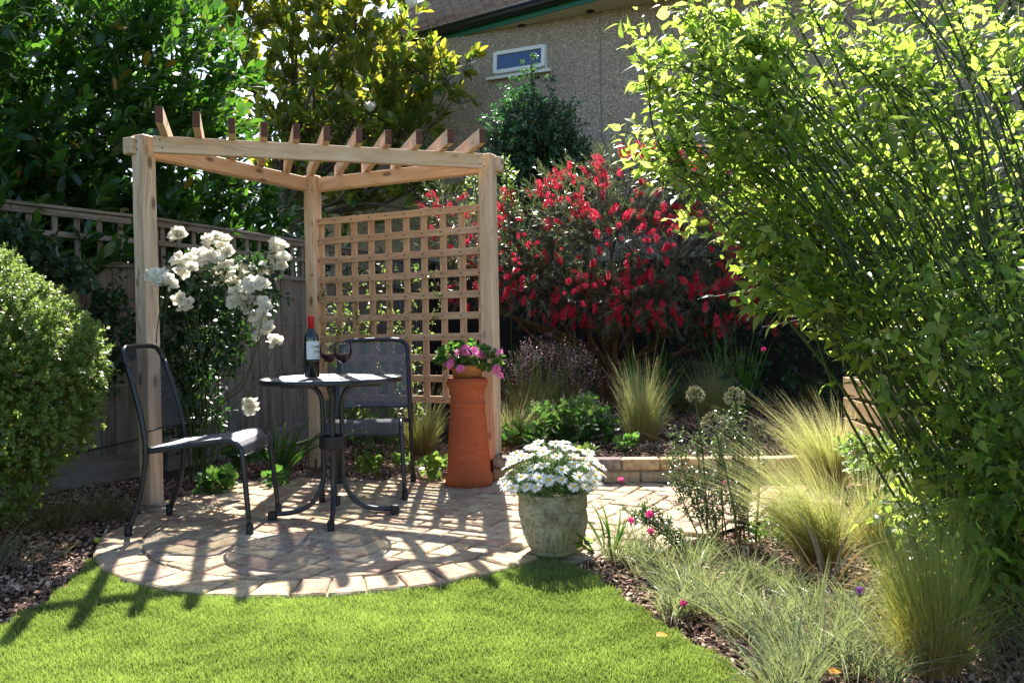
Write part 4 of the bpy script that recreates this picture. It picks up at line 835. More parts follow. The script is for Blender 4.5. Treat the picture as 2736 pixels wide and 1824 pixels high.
for b in ((-3.3, 5.9), (-2.75, 6.7), (-2.35, 7.5)): limbs(m, (b[0], b[1], -.1), [np.array(q[:3])+RS.normal(0, .15, 3)-np.array([0, 0, .5]) for q in random.sample(blobs[:9], 5)], .03, .006, wob=.2)
m.build('branch', M['redbark'], lau, True)
# shaded evergreen mass behind, part of the neighbouring hedge
bh = empty('hedge', 'deep green hedge filling the gap behind the laurel and below the magnolia', 'hedge')
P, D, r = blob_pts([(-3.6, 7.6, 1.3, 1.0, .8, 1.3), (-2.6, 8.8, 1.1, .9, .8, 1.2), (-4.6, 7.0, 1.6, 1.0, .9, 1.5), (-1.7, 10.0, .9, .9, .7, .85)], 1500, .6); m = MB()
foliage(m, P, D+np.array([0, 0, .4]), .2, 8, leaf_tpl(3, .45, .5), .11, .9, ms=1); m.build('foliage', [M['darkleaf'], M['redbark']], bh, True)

# ---- magnolia
mag = empty('magnolia_tree', 'tall open magnolia with yellow-green leaves, backlit behind the pergola', 'tree')
def px_blob(u, v, Y, ru, rv, ry): p = at(u, v, Y); return (p[0], p[1], p[2], ru/1939*Y, ry, rv/1939*Y)
blobs = [px_blob(*q) for q in ((500, 20, 10.9, 80, 90, .7), (640, 300, 10.7, 60, 60, .5), (1010, 180, 10.4, 60, 60, .3), (720, 400, 10.9, 90, 50, .5), (1010, 400, 10.4, 60, 50, .4), (560, 60, 10.9, 120, 110, .7), (700, 40, 11.2, 150, 120, .8), (830, 60, 10.9, 130, 130, .8), (600, 200, 11.1, 90, 110, .6), (740, 190, 10.9, 140, 100, .8), (880, 190, 10.6, 110, 110, .7), (985, 175, 10.5, 70, 50, .5), (1060, 150, 10.4, 34, 30, .3), (800, 300, 10.8, 150, 80, .7), (930, 300, 10.5, 80, 60, .5), (1070, 232, 10.3, 45, 34, .3), (680, 330, 11.1, 80, 80, .5), (860, 420, 10.6, 110, 70, .5), (960, 440, 10.4, 70, 60, .4), (790, 470, 10.9, 90, 70, .5), (650, -60, 11.1, 200, 80, .8), (880, -70, 10.9, 150, 80, .8), (640, 450, 11.3, 70, 70, .5))]
P, D, r = blob_pts(blobs, 850, .9); m = MB(); D = nrm(D*.6+np.array([0, 0, .8])+RS.normal(0, .35, D.shape))
R_ = np.clip(RS.normal(.5, .25, len(P)), 0, 1); X, Y, Z = frame(D, rdir(len(P))); foliage(m, P-D*.12, D, .26, 9, leaf_tpl(5, .40, .56, .7, .2, .12), .205, .85, ms=1, twr=.006, t0=.45, upn=.5, R=R_)
m.build('foliage', [M['magnolia'], M['bark']], mag, True)
m = MB(); root_b = at(660, 560, 10.9); root_b[2] = -.1
mid = at(655, 540, 10.9); tube(m, smooth_path([root_b, (root_b+mid)/2+np.array([.05, 0, 0]), mid], 10), np.linspace(.12, .09, 11)[:len(smooth_path([root_b, (root_b+mid)/2, mid], 10))], 10)
limbs(m, mid, [np.array(b[:3])+RS.normal(0, .15, 3) for b in blobs], .045, .01, wob=.12, split=.3)
for k in range(90): 
    i = RS.randint(len(P)); b = blobs[int(np.argmin([np.linalg.norm(P[i]-np.array(q[:3])) for q in blobs]))]; a = np.array(b[:3])+RS.normal(0, .1, 3); tube(m, smooth_path([a, (a+P[i])/2+RS.normal(0, .05, 3), P[i]], 8), np.linspace(.012, .006, 9), 5)
m.build('trunk', M['bark'], mag, True)
m = MB(); pet = leaf_tpl(4, .6, .6, .8, .1, -.5)
for u, v in ((850, 258), (945, 20)):
    c = at(u, v, 10.4); a = np.arange(9)*2*math.pi/9; Y = np.stack([np.cos(a), np.sin(a), .5+.5*(np.arange(9) % 2)], -1); X, Y, Z = frame(Y, np.tile([0, 0, 1.], (9, 1))); m = MB(); inst(m, pet[0], pet[1], np.tile(c, (9, 1)), X, Y, Z, np.full(9, .13)); m.build('magnolia_bloom', M['rose'], mag, True)

# ---- holly
hol = empty('holly_tree', 'dark cone-shaped holly with glinting leaves in front of the pebbledashed wall', 'tree')
blobs = [px_blob(*q) for q in ((1175, 262, 9.4, 30, 24, .25), (1230, 270, 9.4, 60, 45, .35), (1180, 300, 9.3, 60, 45, .4), (1270, 300, 9.4, 55, 50, .4), (1240, 350, 9.4, 95, 50, .5), (1170, 370, 9.3, 60, 50, .45), (1300, 370, 9.4, 50, 45, .4), (1230, 430, 9.4, 110, 50, .5), (1160, 460, 9.3, 60, 60, .4), (1300, 440, 9.4, 60, 50, .4), (1250, 520, 9.4, 110, 60, .45))]
P, D, r = blob_pts(blobs, 1500, .7); m = MB(); foliage(m, P, D+np.array([0, 0, .35]), .14, 11, T_holly, .058, 1.1, ms=1, twr=.003)
P, D, r = blob_pts([px_blob(1205, 182, 9.4, 26, 8, .1), px_blob(1190, 208, 9.4, 34, 12, .12), px_blob(1252, 188, 9.4, 16, 10, .1), px_blob(1217, 150, 9.4, 12, 26, .1), px_blob(1215, 225, 9.4, 26, 16, .15)], 75, .8); foliage(m, P, D+np.array([0, 0, .5]), .06, 8, T_holly, .05, 1.1, ms=1, twr=.003)
m.build('foliage', [M['holly'], M['redbark']], hol, True)
m = MB(); b0 = at(1250, 500, 9.4); b0[2] = -.1; tube(m, smooth_path([b0, at(1245, 400, 9.4), at(1225, 290, 9.4), at(1220, 140, 9.4)], 18), np.linspace(.06, .008, 19), 7); limbs(m, at(1245, 430, 9.4), [np.array(b[:3]) for b in blobs[3:]], .02, .006); m.build('trunk', M['bark'], hol, True)

# ---- bright young shoots between magnolia and bottlebrush
for u, v, h_, lb in ((1165, 400, 75, 'slim lime-green shoot rising beside the top of the right pergola post'), (1095, 420, 60, 'pale shrub shoot seen between trellis top and right post')):
    m = MB(); a = at(u+4, v+90, 7.4); b = at(u-4, v-h_*.2, 7.4); n_ = 14
    P = np.array([a+(b-a)*rnd(1)[0]+RS.normal(0, .035, 3) for _ in range(34)]); foliage(m, P, np.tile([.05, -.1, 1.], (34, 1))+RS.normal(0, .35, (34, 3)), .10, 6, T_small, .042, 1.2, ms=1, twr=.002)
    a0 = a.copy(); a0[2] = .1; tube(m, [a0, a, b], .006, 5, m=1); tag(m.build('young_shrub', [M['limeleaf'], M['greenstem']], None, True), lb, 'shrub')

# ---- bottlebrush
bb = empty('bottlebrush_bush', 'large spreading bottlebrush bush covered in red flowers behind the low brick wall', 'bush')
cb = [px_blob(*q) for q in ((1230, 520, 7.6, 130, 90, .6), (1330, 470, 7.7, 110, 80, .6), (1450, 430, 7.8, 120, 80, .7), (1560, 440, 7.7, 110, 80, .7), (1660, 500, 7.5, 110, 90, .7), (1740, 590, 7.4, 90, 80, .6), (1400, 560, 7.5, 170, 110, .8), (1550, 600, 7.4, 160, 110, .8), (1250, 640, 7.5, 110, 80, .6), (1360, 680, 7.3, 120, 60, .6), (1480, 690, 7.2, 120, 60, .6), (1620, 690, 7.2, 110, 60, .6), (1180, 600, 7.6, 70, 100, .5), (1060, 530, 7.7, 90, 70, .5), (1020, 470, 7.7, 55, 30, .3), (1100, 650, 7.7, 70, 60, .4), (1780, 690, 7.3, 60, 60, .5))]
P, D, r = blob_pts(cb, 2700, .75); m = MB(); D = nrm(D+RS.normal(0, .35, D.shape)+np.array([0, 0, .15])); foliage(m, P, D, .20, 15, T_need, .062, .75, ms=1, twr=.0022, upn=.6, wscale=1.0)
m.build('foliage', [M['needle'], M['redbark']], bb)
m = MB(); tb0 = np.array([.92, 8.1, .12]); limbs(m, tb0, [np.array(b[:3]) for b in cb], .035, .008, wob=.14, split=.34)
for k in range(70): 
    b = cb[RS.randint(len(cb))]; a = np.array(b[:3])+RS.normal(0, .1, 3); q = a+rdir(1)[0]*np.array(b[3:6])*.9; tube(m, smooth_path([a, (a+q)/2+RS.normal(0, .05, 3), q], 8), np.linspace(.007, .003, 9), 5)
m.build('trunk', M['redbark'], bb, True)
def brush(R0=.5):
    m = MB(); n = 250; z = rnd(n, 0, .098); a = rnd(n, 0, 6.28); d = nrm(np.stack([np.cos(a), np.sin(a), rnd(n, .15, .7)], -1)); L = .029*np.sqrt(np.clip(1-((z-.049)/.064)**2, .1, 1))
    B0 = np.stack([0*z, 0*z, z], -1); tv = np.array([(-.5, 0, 0), (.5, 0, 0), (.5, 1, 0), (-.5, 1, 0)]); X, Y, Z = frame(d, rdir(n)); inst(m, tv, [(0, 1, 2, 3)], B0, X, Y, Z, np.stack([np.full(n, .0019), L*rnd(n, .5, 1.25), L], -1), R=np.clip(RS.normal(R0, .2, n), 0, 1)); tube(m, [(0, 0, -.02), (0, 0, .095)], .0035, 5, m=0); return m
protos = [brush(q) for q in (.15, .5, .9)]  # palest spike carries sun highlights in its stamen colour
# flower sites: near the outer skin, denser low and in front
def in_photo(P): 
    d = P-np.array([0, 0, CH]); z = d@fw; return (1368+FS*(d@rt)/z)*2352/2736, (912-FS*(d@up)/z)*2352/2736
P, D, r = blob_pts(cb, 5200, .30); k = (D[:, 1] < .35) | (D[:, 2] > .5); P, D = P[k], D[k]
vis = [i for i in range(len(P)) if not any(((P[i]-np.array(b[:3]))/np.array(b[3:6])@((P[i]-np.array(b[:3]))/np.array(b[3:6]))) < .55 for b in cb)]; P, D = P[vis], D[vis]
nz_ = np.sin(P[:, 0]*5.1+P[:, 2]*3)*np.sin(P[:, 2]*6.3+1)+np.sin(P[:, 0]*11+P[:, 2]*8)*.5; k = nz_+RS.normal(0, .45, len(P)) > -.75; P, D = P[k], D[k]
keep = []
for i in range(len(P)):
    if all(np.linalg.norm(P[i]-P[j]) > .060 for j in keep): keep.append(i)
    if len(keep) >= 760: break
P, D = P[keep], D[keep]; order = np.argsort(P[:, 1]); P, D = P[order], D[order]
stuff = MB()
for i in range(len(P)):
    ax = nrm(D[i]*.7+np.array([0, -.25, -.75 if P[i][2] < 1.6 else .35])+RS.normal(0, .35, 3)); s = random.uniform(.55, 1.1)
    if i < 100:
        if i < 3: o = protos[i].build('flower_spike', M['red'], bb); 
        else: o = src[i % 3].copy(); COL.objects.link(o); o.parent = bb
        if i == 2: src = [x for x in bb.children if x.name.startswith('flower_spike')]
        o.location = tuple(P[i]); o.rotation_mode = 'QUATERNION'; o.rotation_quaternion = Vector(ax).to_track_quat('Z', 'Y'); o.scale = (s, s, s)
    else:
        pr = protos[i % 3]; Rm = np.array(Vector(ax).to_track_quat('Z', 'Y').to_matrix()); V = np.concatenate(pr.V)@Rm.T*s+P[i]
        n0 = stuff.n; stuff.V.append(V); stuff.A.append(np.concatenate(pr.A)); stuff.L.append(np.concatenate(pr.L)); stuff.F.extend([(f+n0, 0) for f, _ in pr.F]); stuff.n += len(V)
tag(stuff.build('flower_spikes', M['red'], bb), kind='stuff')

# ---- kerria-like shrub, near right
ke = empty('serrated_leaf_shrub', 'tall arching green-stemmed shrub with bright serrated leaves filling the right side', 'bush')
st = MB(); lf = MB(); TP = []; TD = []
def cane(b, t_, r0, bow=.12):
    b = np.array(b); t_ = np.array(t_); d = t_-b; L = np.linalg.norm(d); sidew = np.array([-.25*np.sign(-d[0]), 0, 1.])*bow*L*.5
    P = smooth_path([b, b+d*.33+sidew*.8+RS.normal(0, .045, 3), b+d*.7+sidew+RS.normal(0, .06, 3), t_+np.array([0, 0, -.05*L])], 18); tube(st, P, np.linspace(r0, .0022, len(P)), 6, R=random.random()); return P
for i in range(155):
    q = random.random()
    if q < .40: u, v, Y = random.uniform(1475, 1800), random.uniform(-60, 420), random.uniform(2.45, 3.0)
    elif q < .50: u, v, Y = random.uniform(1700, 1980), random.uniform(420, 660), random.uniform(2.4, 2.9)
    elif q < .72: u, v, Y = random.uniform(1700, 2100), random.uniform(-170, 250), random.uniform(2.45, 3.2)
    else: u, v, Y = random.uniform(2000, 2520), random.uniform(-200, 400), random.uniform(2.4, 3.6)
    if u < 1640 and v > 330: v = random.uniform(0, 330)
    f_ = (u-1475)/1050; b = (1.66+f_*.72+random.gauss(0, .09), random.uniform(2.45, 3.2), -.03)
    t_ = at(u, v, Y); P = cane(b, t_, random.uniform(.003, .0075), random.uniform(.02, .22)); n = len(P)
    for k in range(random.choice((5, 9, 13, 18))):
        s_ = random.uniform(.44 if u < 1950 else .2, 1); j = min(n-2, int(s_*(n-1))); p = P[j]+(P[j+1]-P[j])*random.random(); d = nrm(nrm(P[j+1]-P[j])*.7+rdir(1)[0]*.9+np.array([0, 0, .25])); TP.append(p); TD.append(d)
    for k in range(4): TP.append(P[-2]); TD.append(nrm(P[-1]-P[-3]+RS.normal(0, .03, 3)))
for i in range(190):                                       # hanging leafy growth toward the right edge
    v_ = random.uniform(650, 1430); p = at(random.uniform(2080+max(0, v_-1000)*.35, 2450), v_, random.uniform(2.25, 3.1))
    for k in range(7): TP.append(p+RS.normal(0, .06, 3)); TD.append(nrm(rdir(1)[0]+np.array([-.2, -.2, .2])))
for i in range(60):                                       # leafy low growth at the foot
    p = np.array([random.uniform(1.35, 2.4), random.uniform(2.3, 3.3), random.uniform(.05, .75)]); 
    for k in range(6): TP.append(p+RS.normal(0, .06, 3)); TD.append(nrm(rdir(1)[0]+np.array([0, 0, .6])))
TP = np.array(TP); TD = np.array(TD); pu = TP-np.array([0, 0, CH]); pz = pu@fw; uu = (1368+FS*(pu@rt)/pz)*2352/2736; vv = (912-FS*(pu@up)/pz)*2352/2736
k = ~((uu > 1950) & (uu < 2240) & (vv > 800) & (vv < 1130) & (rnd(len(TP)) < .6)); TP, TD = TP[k], TD[k]     # the bare-stemmed gap low in the shrub
foliage(lf, TP, TD, rnd(len(TP), .07, .24), 5, T_kerria, .061, .95, ms=1, twr=.0017, upn=.8, droop=.35, svar=.65)
lf.build('foliage', [M['kerria'], M['greenstem']], ke, True); st.build('stem', M['greenstem'], ke, True)

# ---- dark evergreen shrub between bottlebrush and table
ds = empty('dark_shrub', 'dark shady shrub between the bottlebrush bush and the pale timber table', 'shrub')
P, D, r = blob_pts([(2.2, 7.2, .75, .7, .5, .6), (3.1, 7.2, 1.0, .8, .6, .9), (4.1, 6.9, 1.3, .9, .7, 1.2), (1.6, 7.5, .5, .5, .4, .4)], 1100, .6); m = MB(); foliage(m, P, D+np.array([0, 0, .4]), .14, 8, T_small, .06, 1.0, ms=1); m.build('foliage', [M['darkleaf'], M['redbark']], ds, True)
rt_ = empty('background_tree', 'leafy green tree showing behind the tall shrub at the upper right', 'tree')
P, D, r = blob_pts([(4.6, 7.8, 2.2, 1.1, .8, 1.5), (5.4, 7.0, 1.5, 1.0, .8, 1.4), (3.9, 8.2, 1.3, .8, .6, 1.0)], 900, .6); m = MB(); foliage(m, P, D+np.array([0, 0, .4]), .22, 8, leaf_tpl(3, .45, .45), .10, .9, ms=1); m.build('foliage', [M['lobed'], M['redbark']], rt_, True)
m = MB(); limbs(m, (4.7, 7.8, -.1), [(4.6, 7.8, 2.6), (5.3, 7.1, 2.0), (4.0, 8.1, 1.8)], .08, .01); m.build('trunk', M['bark'], rt_, True)

# ---- clipped leafy bush, near left
bx_ = empty('round_bush', 'rounded small-leaved bush with sunlit top at the left edge', 'bush')
bl = [(-2.32, 3.75, .80, .50, .45, .44), (-2.52, 3.75, 1.06, .45, .42, .34), (-2.25, 3.72, .64, .42, .40, .36), (-2.75, 3.8, .60, .50, .45, .55), (-2.06, 3.70, .82, .27, .30, .28), (-2.42, 3.7, .36, .36, .32, .30)]
P, D, r = blob_pts(bl, 10500, .16, .025); m = MB(); foliage(m, P-D*.03, nrm(D+RS.normal(0, .35, D.shape)+np.array([0, 0, .35])), rnd(len(P), .018, .04), 9, T_small, .023, 1.2, ms=1, twr=.0012, upn=.7)
P, D, r = blob_pts([(b[0], b[1], b[2], b[3]*.8, b[4]*.8, b[5]*.8) for b in bl], 1500, .5); foliage(m, P, D, .08, 9, T_small, .026, 1.0, ms=1, twr=.0012)
m.build('foliage', [M['box'], M['brownstem']], bx_); m = MB(); limbs(m, (-2.5, 3.78, -.05), [np.array(b[:3])+RS.normal(0, .1, 3) for b in bl for _ in range(3)], .018, .004, wob=.04); m.build('stem', M['brownstem'], bx_, True)

# ---- white rose
ro = empty('rose_bush', 'climbing rose with clusters of white blooms in front of the fence inside the pergola', 'bush')
cD = lambda a, b: (343.8+.2741*a, 472.8+.2741*b)
clusters = [((245, 255), (215, 265), (235, 235)), ((510, 330), (560, 285), (600, 340), (640, 380), (570, 395), (630, 425), (490, 300), (620, 300)), ((265, 490), (330, 450), (285, 525), (350, 530), (245, 455)), ((400, 420), (450, 405), (430, 485), (500, 430), (550, 440), (470, 460)), ((600, 530), (675, 505), (645, 580), (725, 560), (790, 505), (790, 580), (620, 650), (700, 660), (585, 610), (755, 620)), ((850, 650), (910, 655), (955, 670), (875, 690)), ((710, 730), (780, 725), (700, 810), (750, 785), (840, 760), (865, 800), (835, 855), (870, 915), (810, 825)), ((1045, 330), (1110, 340), (1050, 390), (1030, 425), (1065, 475), (1120, 440), (1110, 505), (1030, 520), (970, 525), (990, 590), (1040, 590), (950, 560)), ((950, 815), (970, 855)), ((940, 915), (925, 970), (970, 1000), (995, 1030), (945, 1070), (925, 1095)), ((1040, 1130), (1058, 1150)), ((255, 780), (310, 830), (300, 855), (340, 830)), ((165, 1020),), ((60, 585), (110, 575), (155, 620), (95, 640), (180, 670), (30, 590), (140, 665))]
M['rcore'] = M['rose']
def rose_mesh(open_=1.):
    m = MB(); pt = leaf_tpl(4, .95, .62, .55, .25, -.35)
    for ring, (n, el, L) in enumerate(((7, .05, .036), (7, .35, .034), (7, .7, .030), (6, 1.0, .024), (5, 1.25, .018), (4, 1.45, .013))):
        a = np.arange(n)*2*math.pi/n+ring*.45+RS.normal(0, .22, n); e = el*open_+RS.normal(0, .2, n); Y = np.stack([np.cos(a)*np.cos(e), np.sin(a)*np.cos(e), np.sin(e)], -1)
        X, Y, Z = frame(Y, np.tile([0, 0, 1.], (n, 1))-Y*.2+RS.normal(0, .25, (n, 3))); inst(m, pt[0], pt[1], Y*.004, X, Y, Z, np.stack([L*rnd(n, .65, 1.), L*rnd(n, .75, 1.15), L*rnd(n, .6, 1.8)], -1))
    return m
rp = [rose_mesh(q) for q in (1., .55, 1.3, .8)]; ro_src = []; first = True; tips = []
for ci, cl in enumerate(clusters):
    Yc = 4.45 if ci == 13 else 5.15+.2*math.sin(ci*2.1)
    cc = np.mean([at(*cD(*q), Yc) for q in cl], 0); tips.append(cc)
    for q in cl:
        p = at(*cD(*q), Yc+random.uniform(-.05, .03)); face = nrm((p-cc)*6+np.array([0, -.75, .45])+RS.normal(0, .25, 3))
        if len(ro_src) < 4: o = rp[len(ro_src)].build('rose_bloom', M['rose'], ro, True); ro_src.append(o)
        else: o = random.choice(ro_src).copy(); COL.objects.link(o); o.parent = ro
        o.location = tuple(p); o.rotation_mode = 'QUATERNION'; o.rotation_quaternion = Vector(face).to_track_quat('Z', 'Y'); s = random.uniform(1.1, 1.45)*(.85 if ci == 13 else 1); o.scale = (s, s, s)
p = at(571, 925, 5.1); tips.append(p)
for q in ((0, 0, 0), (.01, 0, -.03)):
    o = ro_src[1].copy(); COL.objects.link(o); o.parent = ro; o.location = tuple(p+np.array(q)); o.rotation_mode = 'QUATERNION'; o.rotation_quaternion = Vector((.4, -.8, -.2)).to_track_quat('Z', 'Y')
m = MB(); rb0 = np.array([-1.98, 5.30, -.03])
for q in tips: limbs(m, rb0+RS.normal(0, .03, 3)*[1, 1, 0], [q-np.array([0, 0, .03])], .006, .002, wob=.07, split=.4)
m.build('stem', M['greenstem'], ro, True)
m = MB(); bl = [px_blob(*q) for q in ((420, 700, 5.35, 70, 80, .16), (480, 650, 5.3, 90, 60, .16), (450, 800, 5.35, 80, 90, .18), (540, 730, 5.3, 70, 50, .15), (430, 900, 5.35, 60, 80, .15), (500, 780, 5.3, 80, 60, .15), (390, 770, 5.2, 30, 60, .12), (600, 680, 5.3, 50, 40, .12), (460, 980, 5.4, 50, 60, .12), (600, 620, 5.3, 50, 40, .1), (400, 640, 5.3, 40, 50, .12))]
P, D, r = blob_pts(bl, 950, .8); foliage(m, P, nrm(D*.5+rdir(len(P))*.6+np.array([0, -.3, -.1])), .09, 5, leaf_tpl(4, .55, .5, .8, .2, .2), .050, 1.2, ms=1, twr=.0013, upn=1.0, droop=.3)
m.build('foliage', [M['rose_leaf'], M['greenstem']], ro, True)

# ---- climber on the trellis, ivy on the fence
cl_ = empty('trellis_climber', 'wispy climber with small bright leaves twining through the lower trellis', 'climbing plant')
m = MB(); TPn = []; TDn = []
for i in range(16):
    x = random.uniform(.02, 1.0)*random.choice([.5, 1]); p = CB+W2*x+W1*random.uniform(.05, .12)+ZV*.0; pts = []
    for z in np.linspace(.0, random.uniform(.9, 1.5), 9): pts.append(p+ZV*z+W2*.10*math.sin(z*4+i)+RS.normal(0, .02, 3)*[1, 1, .3])
    Q = smooth_path(pts, 24); tube(m, Q, np.linspace(.004, .0015, len(Q)), 5, m=1)
    for q in Q[6:]:
        for _ in range(2): TPn.append(q); TDn.append(rdir(1)[0]+np.array([0, -.2, .1]))
foliage(m, np.array(TPn), np.array(TDn), .06, 3, leaf_tpl(3, .5, .45), .036, 1.1, ms=1, twr=.001, upn=.9); m.build('growth', [M['limeleaf'], M['brownstem']], cl_, True)
iv = empty('ivy', 'dark ivy spilling over the fence lattice above the round bush', 'climbing plant')
P = []; 
for u, v, n in ((20, 530, 50), (70, 575, 50), (150, 625, 55), (240, 650, 20), (60, 600, 60), (250, 720, 50), (255, 800, 50), (230, 860, 30)): P += [at(u+random.gauss(0, 30), v+random.gauss(0, 18), (4.75+(u/300)*.65)+random.uniform(-.12, .0)) for _ in range(n)]
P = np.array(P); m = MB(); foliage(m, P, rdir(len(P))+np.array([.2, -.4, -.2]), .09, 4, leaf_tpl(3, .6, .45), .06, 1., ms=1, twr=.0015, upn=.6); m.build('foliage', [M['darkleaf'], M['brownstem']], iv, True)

# ---- feather grasses
def fg(u, v, h_, label, n=520, green=False, lean=(-.25, 0, 0), spread=.42, r0=.05, z=0., wd=.0022, Y=None, droop=.35, grp='feather grass clumps'):
    p = gz(u, v, z) if Y is None else at(u, v, Y); p[2] = z-.01; m = MB(); ln = np.array(lean)
    k = 14; w_ = RS.dirichlet(np.ones(k)*2)
    for j in range(k):                                   # wisps that lean together
        c = RS.normal(0, r0*.5, 3)*[1, 1, 0]; a = c/r0*.35+RS.normal(0, .10, 3)*[1, 1, .4]; blades(m, c, max(6, int(n*w_[j]*.8)), r0*.5, h_*random.uniform(.6, 1.12), spread*.8, droop*random.uniform(.5, 1.3), wd, lean=ln*random.uniform(.5, 1.5)+a*.6, seg=8, Lvar=.5)
    blades(m, (0, 0, 0), int(n*.35), r0*1.2, h_*.6, spread*2.0, droop*1.6, wd*.9, lean=ln*.5, seg=7, Lvar=.7)
    blades(m, (0, 0, 0), int(n*.12), r0*1.4, h_*.45, spread*2.6, droop*2.5, wd*1.1, lean=ln*.2, seg=7, Lvar=.6, m=1)
    o = m.build('feather_grass', [M['feather_g' if green else 'feather'], M['brownsedge']]); o.location = tuple(p); tag(o, label, 'ornamental grass', grp); return o
fg(1885, 1290, .70, 'large pale feather grass clump arching left over the brick path', 1500, lean=(-.45, 0, .02), spread=.34, r0=.055, wd=.0017)
fg(2140, 1530, .64, 'feather grass clump with golden foot at the lower right front of the bed', 1300, True, lean=(-.12, 0, .05), spread=.30, r0=.06, wd=.0014)
fg(1900, 1120, .66, 'feather grass with silvery plumes at the far side of the path, before the slatted planter', 1200, lean=(-.3, 0, 0), spread=.5, r0=.07)
fg(2010, 1240, .50, 'feather grass half hidden behind the golden-footed clump', 700, lean=(.1, 0, 0), spread=.5, r0=.07)
fg(968, 1040, .62, 'feather grass with a golden base behind the trellis, between chair and chimney pot', 800, lean=(.05, -.05, 0), spread=.3, r0=.07)
fg(1480, 1010, .70, 'upright green feather grass in the raised bed below the bottlebrush trunk', 1040,  False, lean=(.04, 0, 0), spread=.24, r0=.07, z=.15)
fg(1220, 985, .72, 'feather grass beside the right pergola post in the raised bed', 910,  False, lean=(.12, 0, 0), spread=.5, r0=.10, z=.15)
fg(1175, 1020, .42, 'low straw-coloured feather grass tucked against the right pergola post', 450, lean=(.06, 0, 0), spread=.5, r0=.07, z=.15)
fg(1325, 960, .55, 'thin feather grass left of the bottlebrush trunk', 338,  False, lean=(.10, 0, 0), spread=.35, r0=.06, z=.15)
fg(1640, 965, .75, 'feather grass right of the bottlebrush trunk, in front of sword leaves', 780,  False, lean=(.08, 0, 0), spread=.35, r0=.09, z=.15)
fg(1570, 950, .55, 'sparse feather grass behind the allium seedheads', 390,  False, lean=(.0, 0, 0), spread=.35, r0=.07, z=.15)
fg(1870, 930, .60, 'shaded feather grass far right in the raised bed', 600, True, lean=(.0, 0, 0), spread=.45, r0=.12, z=.15)

# ---- sword-leaved clumps
for u, v, n, h_, lb in ((1235, 860, 26, .72, 'sword-leaved clump coloured a backlit green behind the pink haze of small flowers'), (1480, 880, 26, .72, 'sword-leaved clump coloured a backlit green right of the bottlebrush trunk'), (1690, 880, 34, .85, 'tall sword-leaved clump at the right end of the bottlebrush')):
    p = gz(u, v, .15); p[1] = min(p[1], 8.4); p = at(u, v, 7.3); p[2] = .13; m = MB(); blades(m, (0, 0, 0), n, .14, h_, .42, .10, .038, seg=6, Lvar=.4); o = m.build('sword_leaf_plant', M['sword']); o.location = tuple(p); tag(o, lb, 'plant', 'sword-leaved clumps under the bottlebrush')
# strap-leaved lily in the rear bed
p = gz(640, 1080, 0); m = MB(); blades(m, (0, 0, 0), 34, .06, .58, .75, .75, .020, lean=(.05, 0, 0), seg=8); o = m.build('strap_leaf_plant', M['strap']); o.location = (p[0], p[1]+.05, -.02); tag(o, 'arching strap-leaved clump in the shady bed between rose and table', 'plant')
# ---- pink haze shrub
m = MB(); P, D, r = blob_pts([px_blob(1270, 830, 6.6, 95, 45, .35), px_blob(1200, 850, 6.5, 60, 50, .3), px_blob(1320, 870, 6.5, 60, 50, .3)], 420, .8); foliage(m, P, D*.4+np.array([0, 0, .8])+RS.normal(0, .3, D.shape), .10, 6, leaf_tpl(2, .35, .5), .022, 1., ms=1, twr=.0012); foliage(m, P[:260], D[:260]*.4+np.array([0, 0, .8]), .12, 5, leaf_tpl(2, .8, .5), .017, 1.3, m=2)
A_ = P[::3].copy(); A_[:, 2] = .13; sticks(m, A_+(P[::3]-A_)*[.3, .3, 0], P[::3], .002, .001, 4, m=1); tag(m.build('haze_flower_shrub', [M['hebe'], M['brownstem'], M['mauve']]), 'airy shrub dotted with tiny dusty pink flowers behind the feather grass', 'shrub')
# ---- mounded lobed-leaf perennials
def mound(name, blobs, n, size, label, mats, flowers=0, tpl=T_lob, L=.07, k=2):
    P, D, r = blob_pts(blobs, n, .5); m = MB(); foliage(m, P-D*.03, nrm(D+np.array([0, 0, .7])+RS.normal(0, .3, D.shape)), L, k, tpl, size, 1.0, ms=1, twr=.0015, upn=1.1)
    if flowers: foliage(m, P[:flowers]+np.array([0, 0, .04]), np.tile([0, 0, 1.], (flowers, 1))+RS.normal(0, .3, (flowers, 3)), .06, 7, T_small, .016, 1.2, m=2)
    return tag(m.build(name, mats), label, 'plant')
mound('leafy_mound', [px_blob(1250, 985, 5.75, 60, 50, .25), px_blob(1330, 970, 5.8, 70, 55, .28), px_blob(1200, 1010, 5.6, 50, 35, .2), px_blob(1375, 990, 5.8, 40, 40, .2)], 520, .062, 'blue-green leafy mound with pale buds behind the white daisies', [M['lobed'], M['greenstem'], M['seed']], 200)
mound('lobed_leaf_plant', [px_blob(500, 1115, 5.0, 38, 26, .12)], 60, .07, 'dark lobed-leaf plant on the bark beside the left chair legs', [M['lobed'], M['greenstem']])
mound('lobed_leaf_plant', [px_blob(560, 1040, 5.6, 40, 26, .12)], 55, .07, 'dark lobed-leaf plant under the left chair seat, against the fence', [M['lobed'], M['greenstem']])
mound('lobed_leaf_plant', [px_blob(636, 1100, 5.15, 20, 14, .06)], 16, .06, 'small lobed-leaf plant at the patio edge behind the left chair', [M['lobed'], M['greenstem']])
mound('lime_leaf_plant', [px_blob(845, 1070, 5.35, 26, 14, .08)], 26, .065, 'pale-leaved seedling on the bark under the chair behind the table', [M['limeleaf'], M['greenstem']])
mound('lime_leaf_plant', [px_blob(930, 1062, 5.45, 22, 12, .07)], 18, .06, 'pale-leaved seedling between the chair leg and the golden-based grass', [M['limeleaf'], M['greenstem']])
mound('lime_leaf_plant', [px_blob(992, 1075, 5.3, 26, 20, .07)], 24, .07, 'lime-leaved seedling just left of the chimney pot', [M['limeleaf'], M['greenstem']])
